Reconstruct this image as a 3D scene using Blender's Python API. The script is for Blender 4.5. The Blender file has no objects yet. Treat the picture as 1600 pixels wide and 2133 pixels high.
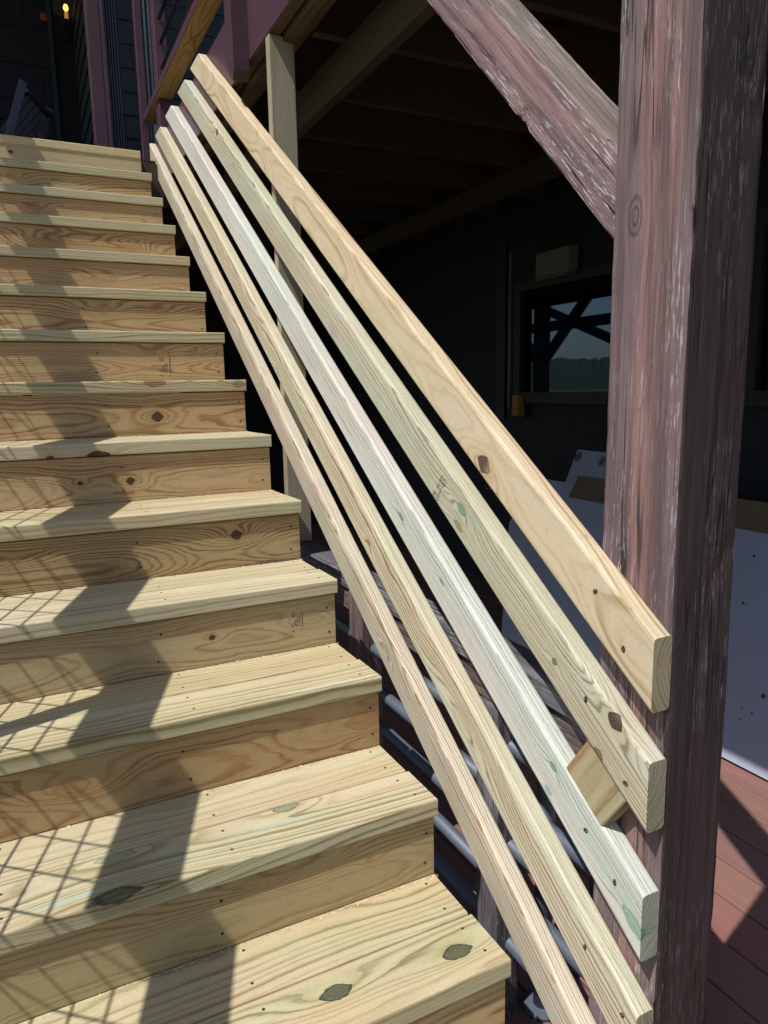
import bpy, bmesh, math, random
from mathutils import Vector, Matrix
random.seed(7)
S = bpy.context.scene
COL = S.collection

# ------------------------------------------------------------------ camera
CAM = Vector((-0.70726, -0.94141, 1.02950))
FPX, YAW, PITCH, ROLL = 1500.64, 0.45981, -0.168857, -0.019126
fwd = Vector((math.sin(YAW)*math.cos(PITCH), math.cos(YAW)*math.cos(PITCH), math.sin(PITCH)))
rt0 = Vector((math.cos(YAW), -math.sin(YAW), 0)); up0 = rt0.cross(fwd)
rt = rt0*math.cos(ROLL) + up0*math.sin(ROLL); up = -rt0*math.sin(ROLL) + up0*math.cos(ROLL)
cam_d = bpy.data.cameras.new('camera'); cam = bpy.data.objects.new('camera', cam_d); COL.objects.link(cam)
cam.matrix_world = Matrix(((rt.x, up.x, -fwd.x, CAM.x), (rt.y, up.y, -fwd.y, CAM.y), (rt.z, up.z, -fwd.z, CAM.z), (0, 0, 0, 1)))
cam_d.sensor_fit = 'VERTICAL'; cam_d.sensor_height = 24.0; cam_d.lens = FPX/2133*24.0
cam_d.clip_start = 0.02; cam_d.clip_end = 5000
S.camera = cam

# ------------------------------------------------------------------ world, sun, exposure
SUN_TO = Vector((-0.4918, -0.163, 0.855)).normalized()
SKY_STRENGTH, SUN_STRENGTH = 0.105, 4.95
W = bpy.data.worlds.new('World'); S.world = W; W.use_nodes = True
wn = W.node_tree; wn.nodes.clear()
sky = wn.nodes.new('ShaderNodeTexSky'); sky.sky_type = 'NISHITA'; sky.sun_disc = False
sky.sun_elevation = math.asin(SUN_TO.z); sky.sun_rotation = math.atan2(SUN_TO.x, SUN_TO.y)
bg = wn.nodes.new('ShaderNodeBackground'); bg.inputs[1].default_value = SKY_STRENGTH
wo = wn.nodes.new('ShaderNodeOutputWorld')
wn.links.new(sky.outputs[0], bg.inputs[0]); wn.links.new(bg.outputs[0], wo.inputs[0])
sl = bpy.data.lights.new('sun', 'SUN'); sl.energy = SUN_STRENGTH; sl.angle = math.radians(0.53); sl.color = (1.0, 0.955, 0.88)
so = bpy.data.objects.new('sun', sl); COL.objects.link(so); so.rotation_euler = SUN_TO.to_track_quat('Z', 'Y').to_euler()
so.location = (-3, -3, 8)
S.view_settings.view_transform = 'Standard'; S.view_settings.look = 'None'
S.view_settings.exposure = 0.0; S.view_settings.gamma = 1.0; S.view_settings.use_curve_mapping = False

# ------------------------------------------------------------------ measured layout (metres)
G, R_, TH, INS = 0.257942, 0.178497, 0.038, 0.0102     # tread run, rise, thickness, riser set-back
XR = 0.0979; XP = XR + 0.038                            # face of the sloping boards, face of the posts
YP = -0.2065; PD = 0.1528; PW = 0.1295                  # front of the big post, its depth and width
FLOOR = -0.4205; GROUND = -0.56
SL = math.atan2(R_, G)                                  # slope of the stair
SX = -1.2                                               # left end of the treads

# ------------------------------------------------------------------ material helpers
class NT:
    def __init__(s, nt): s.nt = nt
    def n(s, t, **k):
        x = s.nt.nodes.new(t)
        for a, b in k.items(): setattr(x, a, b)
        return x
    def put(s, sock, v):
        if v is None: return
        if isinstance(v, bpy.types.NodeSocket): s.nt.links.new(v, sock)
        elif isinstance(v, bpy.types.Node): s.nt.links.new(v.outputs[0], sock)
        else:
            if hasattr(sock.default_value, '__len__') and not hasattr(v, '__len__'): v = [v]*len(sock.default_value)
            if hasattr(sock.default_value, '__len__') and len(sock.default_value) == 4 and len(v) == 3: v = (*v, 1)
            sock.default_value = v
    def m(s, op, a, b=None, c=None, clamp=False):
        x = s.n('ShaderNodeMath', operation=op); x.use_clamp = clamp
        for i, v in enumerate((a, b, c)): s.put(x.inputs[i], v)
        return x.outputs[0]
    def v(s, op, a, b=None, scale=None):
        x = s.n('ShaderNodeVectorMath', operation=op)
        s.put(x.inputs[0], a); s.put(x.inputs[1], b)
        if scale is not None: s.put(x.inputs['Scale'], scale)
        return x.outputs['Value'] if op in ('LENGTH', 'DOT_PRODUCT', 'DISTANCE') else x.outputs['Vector']
    def noise(s, vec, scale=1, detail=2, rough=.5, out='Fac'):
        x = s.n('ShaderNodeTexNoise'); s.put(x.inputs['Vector'], vec)
        x.inputs['Scale'].default_value = scale; x.inputs['Detail'].default_value = detail; x.inputs['Roughness'].default_value = rough
        return x.outputs[out]
    def ramp(s, f, pts, interp='LINEAR'):
        x = s.n('ShaderNodeValToRGB'); s.put(x.inputs[0], f); r = x.color_ramp; r.interpolation = interp
        while len(r.elements) > 1: r.elements.remove(r.elements[-1])
        for i, (p, c) in enumerate(pts):
            e = r.elements[0] if i == 0 else r.elements.new(p)
            e.position = p; e.color = (*c, 1) if hasattr(c, '__len__') else (c, c, c, 1)
        return x.outputs[0]
    def mix(s, f, a, b, mode='MIX'):
        x = s.n('ShaderNodeMix', data_type='RGBA', blend_type=mode); x.clamp_factor = True
        s.put(x.inputs[0], f); s.put(x.inputs[6], a); s.put(x.inputs[7], b)
        return x.outputs[2]
    def comb(s, a, b, c):
        x = s.n('ShaderNodeCombineXYZ'); s.put(x.inputs[0], a); s.put(x.inputs[1], b); s.put(x.inputs[2], c); return x.outputs[0]

def new_mat(name):
    m = bpy.data.materials.new(name); m.use_nodes = True; nt = m.node_tree; nt.nodes.clear()
    T = NT(nt); b = T.n('ShaderNodeBsdfPrincipled'); o = T.n('ShaderNodeOutputMaterial'); nt.links.new(b.outputs[0], o.inputs[0])
    tc = T.n('ShaderNodeTexCoord')
    return m, T, b, tc.outputs['Object']

def plain(name, col, rough=.7, metal=0, vary=.25, scale=8, bump=.0, emis=None, stretch=(1, 1, 1)):
    m, T, b, oc = new_mat(name)
    n = T.noise(T.v('MULTIPLY', oc, stretch), scale, 5, .65)
    f = T.m('MULTIPLY_ADD', n, 2*vary, 1-vary)
    T.put(b.inputs['Base Color'], T.v('MULTIPLY', col, T.comb(f, f, f)))
    b.inputs['Roughness'].default_value = rough; b.inputs['Metallic'].default_value = metal
    if bump:
        bp = T.n('ShaderNodeBump'); bp.inputs['Distance'].default_value = bump; bp.inputs['Strength'].default_value = .8
        T.put(bp.inputs['Height'], n); T.put(b.inputs['Normal'], bp)
    if emis:
        T.put(b.inputs['Emission Color'], emis[0]); b.inputs['Emission Strength'].default_value = emis[1]
    return m

# -- pine grain as a node group: growth rings round a wandering pith that runs along local X
def make_pine_group():
    g = bpy.data.node_groups.new('pine_grain', 'ShaderNodeTree')
    I = g.interface
    I.new_socket('Vector', in_out='INPUT', socket_type='NodeSocketVector')
    for nm, d in (('Seed', 0), ('Period', .007), ('PithY', 0), ('PithZ', -.03), ('Wander', .03), ('Knot', 0), ('Contrast', 1), ('Green', .2)):
        s = I.new_socket(nm, in_out='INPUT', socket_type='NodeSocketFloat'); s.default_value = d
    for nm in ('Early', 'Late'): I.new_socket(nm, in_out='INPUT', socket_type='NodeSocketColor')
    I.new_socket('Color', in_out='OUTPUT', socket_type='NodeSocketColor')
    I.new_socket('Height', in_out='OUTPUT', socket_type='NodeSocketFloat')
    T = NT(g); gi = T.n('NodeGroupInput'); go = T.n('NodeGroupOutput'); i = gi.outputs
    sx = T.n('ShaderNodeSeparateXYZ'); T.put(sx.inputs[0], i['Vector']); x, y, z = sx.outputs
    seed = i['Seed']
    n1 = T.noise(T.comb(x, T.m('MULTIPLY', seed, 3.1), 0), .9, 1)
    n2 = T.noise(T.comb(x, T.m('MULTIPLY', seed, 5.7), 9), 1.3, 2)
    y0 = T.m('MULTIPLY_ADD', T.m('SUBTRACT', n1, .5), i['Wander'], i['PithY'])
    z0 = T.m('MULTIPLY_ADD', T.m('SUBTRACT', n2, .5), T.m('MULTIPLY', i['Wander'], 1.6), i['PithZ'])
    vs = T.v('ADD', i['Vector'], T.comb(seed, T.m('MULTIPLY', seed, .37), 0))
    w1 = T.noise(T.v('MULTIPLY', vs, (3.5, 16, 16)), 1, 2)
    w2 = T.noise(T.v('MULTIPLY', vs, (22, 60, 60)), 1, 2)
    dy = T.m('SUBTRACT', y, y0); dz = T.m('SUBTRACT', z, z0)
    r = T.m('SQRT', T.m('ADD', T.m('MULTIPLY', dy, dy), T.m('MULTIPLY', dz, dz)))
    r = T.m('ADD', r, T.m('MULTIPLY', T.m('SUBTRACT', w1, .5), .016))
    r = T.m('ADD', r, T.m('MULTIPLY', T.m('SUBTRACT', w2, .5), .0022))
    r = T.m('ADD', r, i['Knot'])
    r = T.m('ADD', r, T.m('MULTIPLY', T.m('SUBTRACT', T.noise(T.v('MULTIPLY', vs, (7, 330, 330)), 1, 2), .5), .0016))
    t = T.m('DIVIDE', r, i['Period'])
    t = T.m('ADD', t, T.m('MULTIPLY', T.noise(T.comb(t, seed, 0), .45, 1), 2.2))
    fr = T.m('FRACT', t)
    late = T.ramp(fr, [(0, .25), (.30, .04), (.58, .22), (.82, .9), (.92, 1), (1, .25)], 'EASE')
    lw = T.m('FLOOR', t)
    lv = T.n('ShaderNodeTexWhiteNoise', noise_dimensions='2D'); T.put(lv.inputs['Vector'], T.comb(lw, seed, 0))
    late = T.m('MULTIPLY', late, T.m('MULTIPLY_ADD', lv.outputs[0], .7, .35))
    cz = T.noise(T.v('MULTIPLY', vs, (1.6, 9, 9)), 1, 2)
    late = T.m('MULTIPLY', late, T.m('MULTIPLY_ADD', T.m('DIVIDE', T.m('ABSOLUTE', dy), r), .95, .42, clamp=True))
    late = T.m('MULTIPLY', late, T.m('MULTIPLY_ADD', T.noise(T.v('MULTIPLY', vs, (10, 240, 240)), 1, 3, .7), 1.5, .25))
    late = T.m('MULTIPLY', late, T.m('MULTIPLY', i['Contrast'], T.m('MULTIPLY_ADD', cz, 1.5, .55)), clamp=True)
    fib = T.noise(T.v('MULTIPLY', vs, (9, 420, 420)), 1, 3, .65)
    fib2 = T.noise(T.v('MULTIPLY', vs, (26, 900, 900)), 1, 2, .6)
    col = T.mix(late, i['Early'], i['Late'])
    # broad heartwood and treatment tints
    tn = T.noise(T.v('MULTIPLY', vs, (1.1, 6, 6)), 1, 3)
    col = T.mix(T.m('MULTIPLY', T.ramp(tn, [(.42, 0), (.68, 1)]), .45), col, T.v('MULTIPLY', col, (.92, .80, .68)))
    gn = T.noise(T.v('MULTIPLY', T.v('ADD', vs, (7, 3, 1)), (1.5, 9, 9)), 1, 3)
    col = T.mix(T.m('MULTIPLY', T.ramp(gn, [(.38, 0), (.62, 1)]), i['Green']), col, T.v('MULTIPLY', col, (.80, .93, .84)))
    pn = T.noise(T.v('MULTIPLY', T.v('ADD', vs, (3, 8, 5)), (1.2, 22, 22)), 1, 3)
    col = T.mix(T.m('MULTIPLY', T.ramp(pn, [(.48, 0), (.62, 1)]), .5), col, T.v('MULTIPLY', col, (1.06, .90, .88)))
    f = T.m('ADD', T.m('MULTIPLY_ADD', fib, .40, .78), T.m('MULTIPLY_ADD', fib2, .24, -.12))
    col = T.v('MULTIPLY', col, T.comb(f, f, f))
    # grime and small dark flecks
    dn = T.noise(T.v('MULTIPLY', vs, (30, 160, 160)), 1, 2)
    col = T.mix(T.m('MULTIPLY', T.ramp(dn, [(.70, 0), (.78, 1)]), .35), col, (.16, .12, .07, 1))
    spk = T.noise(T.v('MULTIPLY', vs, (170, 520, 520)), 1, 2, .7); sp2 = T.m('MULTIPLY_ADD', spk, .34, .83)
    col = T.v('MULTIPLY', col, T.comb(sp2, sp2, sp2))
    pk = T.noise(T.v('MULTIPLY', vs, (60, 420, 420)), 1, 1)
    col = T.mix(T.m('MULTIPLY', T.ramp(pk, [(.66, 0), (.74, 1)]), .45), col, T.v('MULTIPLY', col, (.55, .45, .35)))
    sm = T.noise(T.v('MULTIPLY', vs, (420, 6, 6)), 1, 2)
    smf = T.m('MULTIPLY_ADD', sm, .10, .95); col = T.v('MULTIPLY', col, T.comb(smf, smf, smf))
    bl = T.noise(vs, 5, 4)
    col = T.mix(T.m('MULTIPLY', T.ramp(bl, [(.35, 1), (.55, 0)]), .16), col, T.v('MULTIPLY', col, (.72, .70, .68)))
    T.put(go.inputs['Color'], col)
    T.put(go.inputs['Height'], T.m('ADD', T.m('MULTIPLY', late, .6), T.m('MULTIPLY', fib, .5)))
    return g
PINE = make_pine_group()

def make_knot_group():
    g = bpy.data.node_groups.new('knot', 'ShaderNodeTree'); I = g.interface
    I.new_socket('Vector', in_out='INPUT', socket_type='NodeSocketVector')
    I.new_socket('Center', in_out='INPUT', socket_type='NodeSocketVector')
    I.new_socket('Scale', in_out='INPUT', socket_type='NodeSocketVector')
    for nm, d in (('Radius', .01), ('Dark', 1.)): 
        s = I.new_socket(nm, in_out='INPUT', socket_type='NodeSocketFloat'); s.default_value = d
    for nm in ('Phase', 'Core', 'Rim', 'Halo'): I.new_socket(nm, in_out='OUTPUT', socket_type='NodeSocketFloat')
    T = NT(g); i = T.n('NodeGroupInput').outputs; go = T.n('NodeGroupOutput')
    d3 = T.v('MULTIPLY', T.v('SUBTRACT', i['Vector'], i['Center']), i['Scale'])
    nz = T.n('ShaderNodeTexNoise'); T.put(nz.inputs['Vector'], T.v('ADD', d3, i['Center'])); nz.inputs['Scale'].default_value = 95; nz.inputs['Detail'].default_value = 3
    jit = T.v('MULTIPLY', T.v('SUBTRACT', nz.outputs['Color'], (.5, .5, .5)), T.comb(T.m('MULTIPLY', i['Radius'], .7), T.m('MULTIPLY', i['Radius'], .5), 0))
    dj = T.v('ABSOLUTE', T.v('ADD', d3, jit))
    sp_ = T.n('ShaderNodeSeparateXYZ'); T.put(sp_.inputs[0], dj)
    d = T.m('POWER', T.m('ADD', T.m('ADD', T.m('POWER', sp_.outputs[0], 1.45), T.m('POWER', sp_.outputs[1], 1.45)), T.m('POWER', sp_.outputs[2], 1.45)), 1/1.45)
    d = T.m('DIVIDE', d, T.m('MULTIPLY', i['Radius'], 1.2))
    T.put(go.inputs['Halo'], T.m('MULTIPLY', T.ramp(T.m('DIVIDE', T.v('LENGTH', T.v('MULTIPLY', d3, (.6, 1, 1))), i['Radius']), [(.5, 1), (1, .5)], 'EASE') if False else T.m('POWER', 2.718, T.m('MULTIPLY', T.m('MULTIPLY', d, d), -.35)), i['Dark']))
    # wider, elongated influence on the rings
    d3b = T.v('MULTIPLY', d3, (.42, 1, 1)); db = T.m('DIVIDE', T.v('LENGTH', d3b), i['Radius'])
    ph = T.m('MULTIPLY', T.m('POWER', 2.718, T.m('MULTIPLY', T.m('MULTIPLY', db, db), -.28)), T.m('MULTIPLY', i['Radius'], 1.7))
    T.put(go.inputs['Phase'], ph)
    core = T.ramp(d, [(.82, 1), (1.0, 0)])
    T.put(go.inputs['Core'], T.m('MULTIPLY', core, i['Dark']))
    rg = T.m('MULTIPLY_ADD', T.m('SINE', T.m('MULTIPLY', d, 16)), .3, .55)
    rim = T.m('MAXIMUM', T.ramp(d, [(.70, 0), (.88, 1), (1.0, .9), (1.25, 0)]), T.m('MULTIPLY', T.m('MULTIPLY', core, rg), .6))
    T.put(go.inputs['Rim'], T.m('MULTIPLY', rim, i['Dark']))
    return g
KNOT = make_knot_group()

PALE = ((.66, .55, .34), (.40, .26, .12))
def pine(name, early=PALE[0], late=PALE[1], period=.0075, py=0., pz=-.035, wander=.05, contrast=.8, green=.25, knots=(), stains=(), seed=None, rough=.62, bump=.0006, grey=0.):
    """knots: (x, y, z or None, radius, stretch, darkness, colour); stains: (x, y, sx, sy, colour, strength)"""
    m, T, b, oc = new_mat(name)
    g = T.n('ShaderNodeGroup'); g.node_tree = PINE
    T.put(g.inputs['Vector'], oc); seed = random.uniform(0, 90) if seed is None else seed
    for k, v in (('Seed', seed), ('Period', period), ('PithY', py), ('PithZ', pz), ('Wander', wander), ('Contrast', contrast), ('Green', green), ('Early', early), ('Late', late)):
        T.put(g.inputs[k], v)
    phase = 0.0; ks = []
    for (kx, ky, kz, rad, st, dark, kc) in knots:
        k = T.n('ShaderNodeGroup'); k.node_tree = KNOT
        T.put(k.inputs['Vector'], oc); T.put(k.inputs['Center'], (kx, ky, 0 if kz is None else kz))
        T.put(k.inputs['Scale'], (1/st, 1, 0 if kz is None else 1)); T.put(k.inputs['Radius'], rad); T.put(k.inputs['Dark'], dark)
        phase = k.outputs['Phase'] if not ks else T.m('ADD', phase, k.outputs['Phase']); ks.append((k, kc))
    T.put(g.inputs['Knot'], phase)
    col = g.outputs['Color']
    for k, kc in ks:
        col = T.mix(T.m('MULTIPLY', k.outputs['Halo'], .60), col, T.v('MULTIPLY', col, (.74, .58, .42) if kc[0] > kc[1] else (.80, .84, .62)))
        mott = T.m('MULTIPLY_ADD', T.noise(oc, 260, 4, .7), 1.2, .4)
        col = T.mix(T.m('MULTIPLY', k.outputs['Core'], .88), col, T.v('MULTIPLY', kc, T.comb(mott, mott, mott)))
        col = T.mix(T.m('MULTIPLY', k.outputs['Rim'], .85), col, [c*.28 for c in kc])
    for (sx, sy, wx, wy, sc, ss) in stains:
        d3 = T.v('MULTIPLY', T.v('SUBTRACT', oc, (sx, sy, 0)), (1/wx, 1/wy, 0))
        d = T.m('ADD', T.v('LENGTH', d3), T.m('MULTIPLY', T.m('SUBTRACT', T.noise(T.v('MULTIPLY', oc, (30, 110, 110)), 1, 4, .7), .5), 1.6 if wy > .0062 else .7))
        if wy <= .0062: d = T.m('ADD', T.v('LENGTH', T.v('MULTIPLY', T.v('SUBTRACT', T.v('ADD', oc, T.comb(0, T.m('MULTIPLY', T.m('SUBTRACT', T.noise(oc, 14, 3), .5), .010), 0)), (sx, sy, 0)), (1/wx, 1/wy, 0))), 0)
        col = T.mix(T.m('MULTIPLY', T.ramp(d, [(.45, 1), (1.05, 0)], 'EASE'), ss), col, sc)
    tn_ = T.n('ShaderNodeTexCoord'); sn_ = T.n('ShaderNodeSeparateXYZ'); T.put(sn_.inputs[0], tn_.outputs['Normal'])
    eg = T.ramp(T.m('ABSOLUTE', sn_.outputs[0]), [(.55, 0), (.62, 1)])
    col = T.mix(eg, col, T.v('MULTIPLY', col, (.66, .68, .62)))
    T.put(b.inputs['Base Color'], col)
    b.inputs['Roughness'].default_value = rough; b.inputs['Specular IOR Level'].default_value = .35
    bp = T.n('ShaderNodeBump'); bp.inputs['Distance'].default_value = bump; bp.inputs['Strength'].default_value = .6
    T.put(bp.inputs['Height'], g.outputs['Height']); T.put(b.inputs['Normal'], bp)
    return m

# -- weathered purple-brown paint on rough timber, grain along local X
def weathered(name, base, pale, dark, fleck=.5, crack=.8, gscale=1.0, bump=.003, seed=0., knots=(), band=None):
    m, T, b, oc = new_mat(name)
    v = T.v('ADD', oc, (seed, seed*.3, 0)); kmask = None
    for (kx, ky, kz, kr) in knots:          # the grain swells round a knot
        dd = T.v('MULTIPLY', T.v('SUBTRACT', oc, (kx, ky, kz)), (.45, 1, 1)); dl = T.m('DIVIDE', T.v('LENGTH', dd), kr)
        e = T.m('POWER', 2.718, T.m('MULTIPLY', T.m('MULTIPLY', dl, dl), -.5))
        v = T.v('SUBTRACT', v, T.v('MULTIPLY', T.v('MULTIPLY', T.v('SUBTRACT', oc, (kx, ky, kz)), (0, .75, .75)), T.comb(e, e, e)))
        q = T.m('MULTIPLY', T.ramp(dl, [(.75, 1), (1.1, 0)]), T.m('MULTIPLY_ADD', T.m('SINE', T.m('ADD', T.m('MULTIPLY', dl, 15), T.m('MULTIPLY', T.noise(oc, 60, 2), 5))), .4, .5))
        kmask = q if kmask is None else T.m('MAXIMUM', kmask, q)
    g1 = T.noise(T.v('MULTIPLY', v, (1.6*gscale, 55*gscale, 55*gscale)), 1, 6, .72)
    g2 = T.noise(T.v('MULTIPLY', v, (5, 210, 210)), 1, 4, .7)
    big = T.noise(T.v('MULTIPLY', v, (2.2, 12, 12)), 1, 5, .6)
    pm = T.ramp(big, [(.36, 0), (.62, 1)])
    if band:                                 # where along local Y the redder paint survives
        sy_ = T.n('ShaderNodeSeparateXYZ'); T.put(sy_.inputs[0], oc)
        bb = T.m('ADD', T.m('ABSOLUTE', T.m('SUBTRACT', sy_.outputs[1], band[0])), T.m('MULTIPLY', T.m('SUBTRACT', T.noise(T.v('MULTIPLY', v, (2.5, 40, 40)), 1, 4, .7), .5), .075))
        pm = T.m('MULTIPLY', T.ramp(T.m('DIVIDE', bb, band[1]), [(.7, 1), (1.15, 0)]), T.m('MULTIPLY_ADD', pm, .5, .5))
    col = T.mix(pm, base, pale)
    col = T.mix(T.m('MULTIPLY', T.ramp(g1, [(.40, 1), (.52, 0)]), .75), col, dark)
    col = T.mix(T.m('MULTIPLY', T.ramp(g2, [(.38, 1), (.55, 0)]), .45), col, dark)
    if kmask is not None: col = T.mix(T.m('MULTIPLY', kmask, .8), col, [c*.5 for c in dark])
    # dark checks along the grain
    cr = T.noise(T.v('MULTIPLY', T.v('ADD', v, (3, 1, 2)), (1.1, 26, 26)), 1, 3, .55)
    ck = T.ramp(T.m('ABSOLUTE', T.m('SUBTRACT', cr, .5)), [(.0, 1), (.012, .6), (.022, 0)])
    ckm = T.m('MULTIPLY', ck, T.ramp(T.noise(T.v('MULTIPLY', v, (3, 9, 9)), 1, 2), [(.45, 0), (.58, 1)]))
    col = T.mix(T.m('MULTIPLY', ckm, crack), col, [c*.18 for c in dark])
    # pits and fine fibre
    g3 = T.noise(T.v('MULTIPLY', v, (14, 480, 480)), 1, 3, .7); f3 = T.m('MULTIPLY_ADD', g3, .9, .55); col = T.v('MULTIPLY', col, T.comb(f3, f3, f3))
    pt = T.noise(T.v('MULTIPLY', v, (110, 260, 260)), 1, 3, .7)
    col = T.mix(T.m('MULTIPLY', T.ramp(pt, [(.60, 0), (.68, 1)]), .55), col, dark)
    # pale flecks where the paint is gone
    fn = T.noise(T.v('MULTIPLY', v, (24, 270, 270)), 1, 4, .65)
    fm = T.noise(T.v('MULTIPLY', T.v('ADD', v, (9, 9, 9)), (2.0, 14, 14)), 1, 3, .6)
    fk = T.m('MULTIPLY', T.ramp(fn, [(.57, 0), (.62, 1)]), T.ramp(fm, [(.44, 0), (.60, 1)]))
    col = T.mix(T.m('MULTIPLY', fk, fleck), col, (.50, .49, .52))
    T.put(b.inputs['Base Color'], col); b.inputs['Roughness'].default_value = .72; b.inputs['Specular IOR Level'].default_value = .4
    h = T.m('ADD', T.m('MULTIPLY', g1, .6), T.m('ADD', T.m('MULTIPLY', g2, .25), T.m('MULTIPLY', ckm, -1.1)))
    h = T.m('ADD', h, T.m('ADD', T.m('MULTIPLY', T.noise(oc, 70, 3), .15), T.m('MULTIPLY', g3, .35)))
    bp = T.n('ShaderNodeBump'); bp.inputs['Distance'].default_value = bump; bp.inputs['Strength'].default_value = .9
    T.put(bp.inputs['Height'], h); T.put(b.inputs['Normal'], bp)
    return m

# ------------------------------------------------------------------ object helpers
WM = {}
def obj(name, me, parent=None, mat=None, matrix=None, **props):
    o = bpy.data.objects.new(name, me); COL.objects.link(o)
    if matrix is not None: o.matrix_world = matrix
    if mat is not None and me is not None and not len(me.materials): me.materials.append(mat)
    if parent is not None:
        o.parent = parent; o.matrix_parent_inverse = Matrix.Identity(4)
        if matrix is not None: o.matrix_basis = WM[parent.name].inverted() @ matrix
    WM[o.name] = matrix.copy() if matrix is not None else (WM[parent.name].copy() if parent is not None else Matrix.Identity(4))
    for k, v in props.items(): o[k] = v
    return o

def thing(name, label, cat, loc=(0, 0, 0), group=None):
    o = bpy.data.objects.new(name, None); COL.objects.link(o); o.location = loc
    o['label'] = label; o['category'] = cat; o.empty_display_size = .1
    if group: o['group'] = group
    o.matrix_basis = Matrix.Translation(loc); WM[o.name] = Matrix.Translation(loc)
    return o

def bm_mesh(bm, name):
    me = bpy.data.meshes.new(name); bm.normal_update(); bm.to_mesh(me); bm.free(); return me

def box_mesh(name, L, Wd, T_, bevel=.004, seg=2):
    bm = bmesh.new(); bmesh.ops.create_cube(bm, size=1)
    for v in bm.verts: v.co = Vector((v.co.x*L, v.co.y*Wd, v.co.z*T_))
    if bevel:
        es = [e for e in bm.edges if abs((e.verts[0].co-e.verts[1].co).x) > L*.5]
        bmesh.ops.bevel(bm, geom=es, offset=bevel, segments=seg, profile=.5, affect='EDGES', clamp_overlap=True)
        for f in bm.faces: f.smooth = False
    return bm_mesh(bm, name)

def frame(c, xa, ya):
    xa = Vector(xa).normalized(); ya = Vector(ya); za = xa.cross(ya).normalized(); ya = za.cross(xa)
    return Matrix(((xa.x, ya.x, za.x, c[0]), (xa.y, ya.y, za.y, c[1]), (xa.z, ya.z, za.z, c[2]), (0, 0, 0, 1)))

def board(name, x0, x1, y0, y1, z0, z1, axis, mat, parent, bevel=.004, flat=None, **props):
    """axis-aligned board whose grain runs along axis ('x','y','z'); local Y is the wider of the other two"""
    d = Vector((x1-x0, y1-y0, z1-z0)); c = Vector(((x0+x1)/2, (y0+y1)/2, (z0+z1)/2))
    ax = {'x': Vector((1, 0, 0)), 'y': Vector((0, 1, 0)), 'z': Vector((0, 0, 1))}
    o2 = [k for k in 'xyz' if k != axis]; dim = dict(zip('xyz', d))
    if dim[o2[0]] < dim[o2[1]]: o2.reverse()
    if flat: o2 = [flat, [k for k in 'xyz' if k not in (axis, flat)][0]]
    me = box_mesh(name, dim[axis], dim[o2[0]], dim[o2[1]], bevel)
    return obj(name, me, parent, mat, frame(c, ax[axis], ax[o2[0]]), **props)

def loc(o, p): return o.matrix_world.inverted() @ Vector(p)

def tube_mesh(name, p0, p1, r, seg=12, caps=True):
    bm = bmesh.new(); p0 = Vector(p0); p1 = Vector(p1); d = p1-p0
    bmesh.ops.create_cone(bm, cap_ends=caps, segments=seg, radius1=r, radius2=r, depth=d.length)
    q = d.to_track_quat('Z', 'Y').to_matrix().to_4x4()
    bmesh.ops.transform(bm, matrix=Matrix.Translation((p0+p1)/2) @ q, verts=bm.verts)
    for f in bm.faces: f.smooth = len(f.verts) == 4
    return bm_mesh(bm, name)

def multibox(name, boxes, bevel=0):
    bm = bmesh.new()
    for (a, b) in boxes:
        r = bmesh.ops.create_cube(bm, size=1)
        for v in r['verts']:
            v.co = Vector(((a[0]+b[0])/2 + v.co.x*(b[0]-a[0]), (a[1]+b[1])/2 + v.co.y*(b[1]-a[1]), (a[2]+b[2])/2 + v.co.z*(b[2]-a[2])))
    return bm_mesh(bm, name)

# pixel of the photograph -> point on a plane of constant x, y or z (used only to read positions for marks)
def at(px, py, ax, val):
    d = fwd + rt*((px-800)/FPX) + up*((1066.5-py)/FPX)
    return CAM + d*((val-CAM[ax])/d[ax])

# ------------------------------------------------------------------ the setting: ground and hills
m_ground = plain('dry_grass_ground', (.085, .085, .045), .95, vary=.5, scale=1.5)
bm = bmesh.new()
NR = 48; rings = [0, 6, 20, 60, 150, 300, 900]
vs = [[bm.verts.new((0, 0, GROUND))]]
for r in rings[1:]:
    vs.append([bm.verts.new((r*math.cos(a*2*math.pi/NR), r*math.sin(a*2*math.pi/NR), GROUND - (0 if r < 100 else .3))) for a in range(NR)])
for a in range(NR): bm.faces.new((vs[0][0], vs[1][a], vs[1][(a+1) % NR]))
for k in range(1, len(rings)-1):
    for a in range(NR): bm.faces.new((vs[k][a], vs[k+1][a], vs[k+1][(a+1) % NR], vs[k][(a+1) % NR]))
obj('ground', bm_mesh(bm, 'ground'), None, m_ground, kind='structure')

m_hill = plain('wooded_hill', (.035, .05, .026), .95, vary=.6, scale=.08)
bm = bmesh.new(); NA = 1400; prev = None; rnd = random.Random(3)
def hill_h(a):
    return 14 + 5*math.sin(a*3+1.2) + 3*math.sin(a*7+.4) + 1.5*math.sin(a*17)
for k in range(NA+1):
    a = k*2*math.pi/NA; h = hill_h(a)
    jag = rnd.uniform(-.9, 1.3)
    col_ = []
    for (r, f, j) in ((330, 0, 0), (370, .45, .3), (420, .85, .6), (470, 1.0, 1.0), (540, .6, 0)):
        col_.append(bm.verts.new((r*math.cos(a), r*math.sin(a), GROUND-.3 + h*f + jag*j)))
    if prev:
        for q in range(4): bm.faces.new((prev[q], prev[q+1], col_[q+1], col_[q]))
    prev = col_
obj('hills', bm_mesh(bm, 'hills'), None, m_hill, kind='structure')

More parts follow.
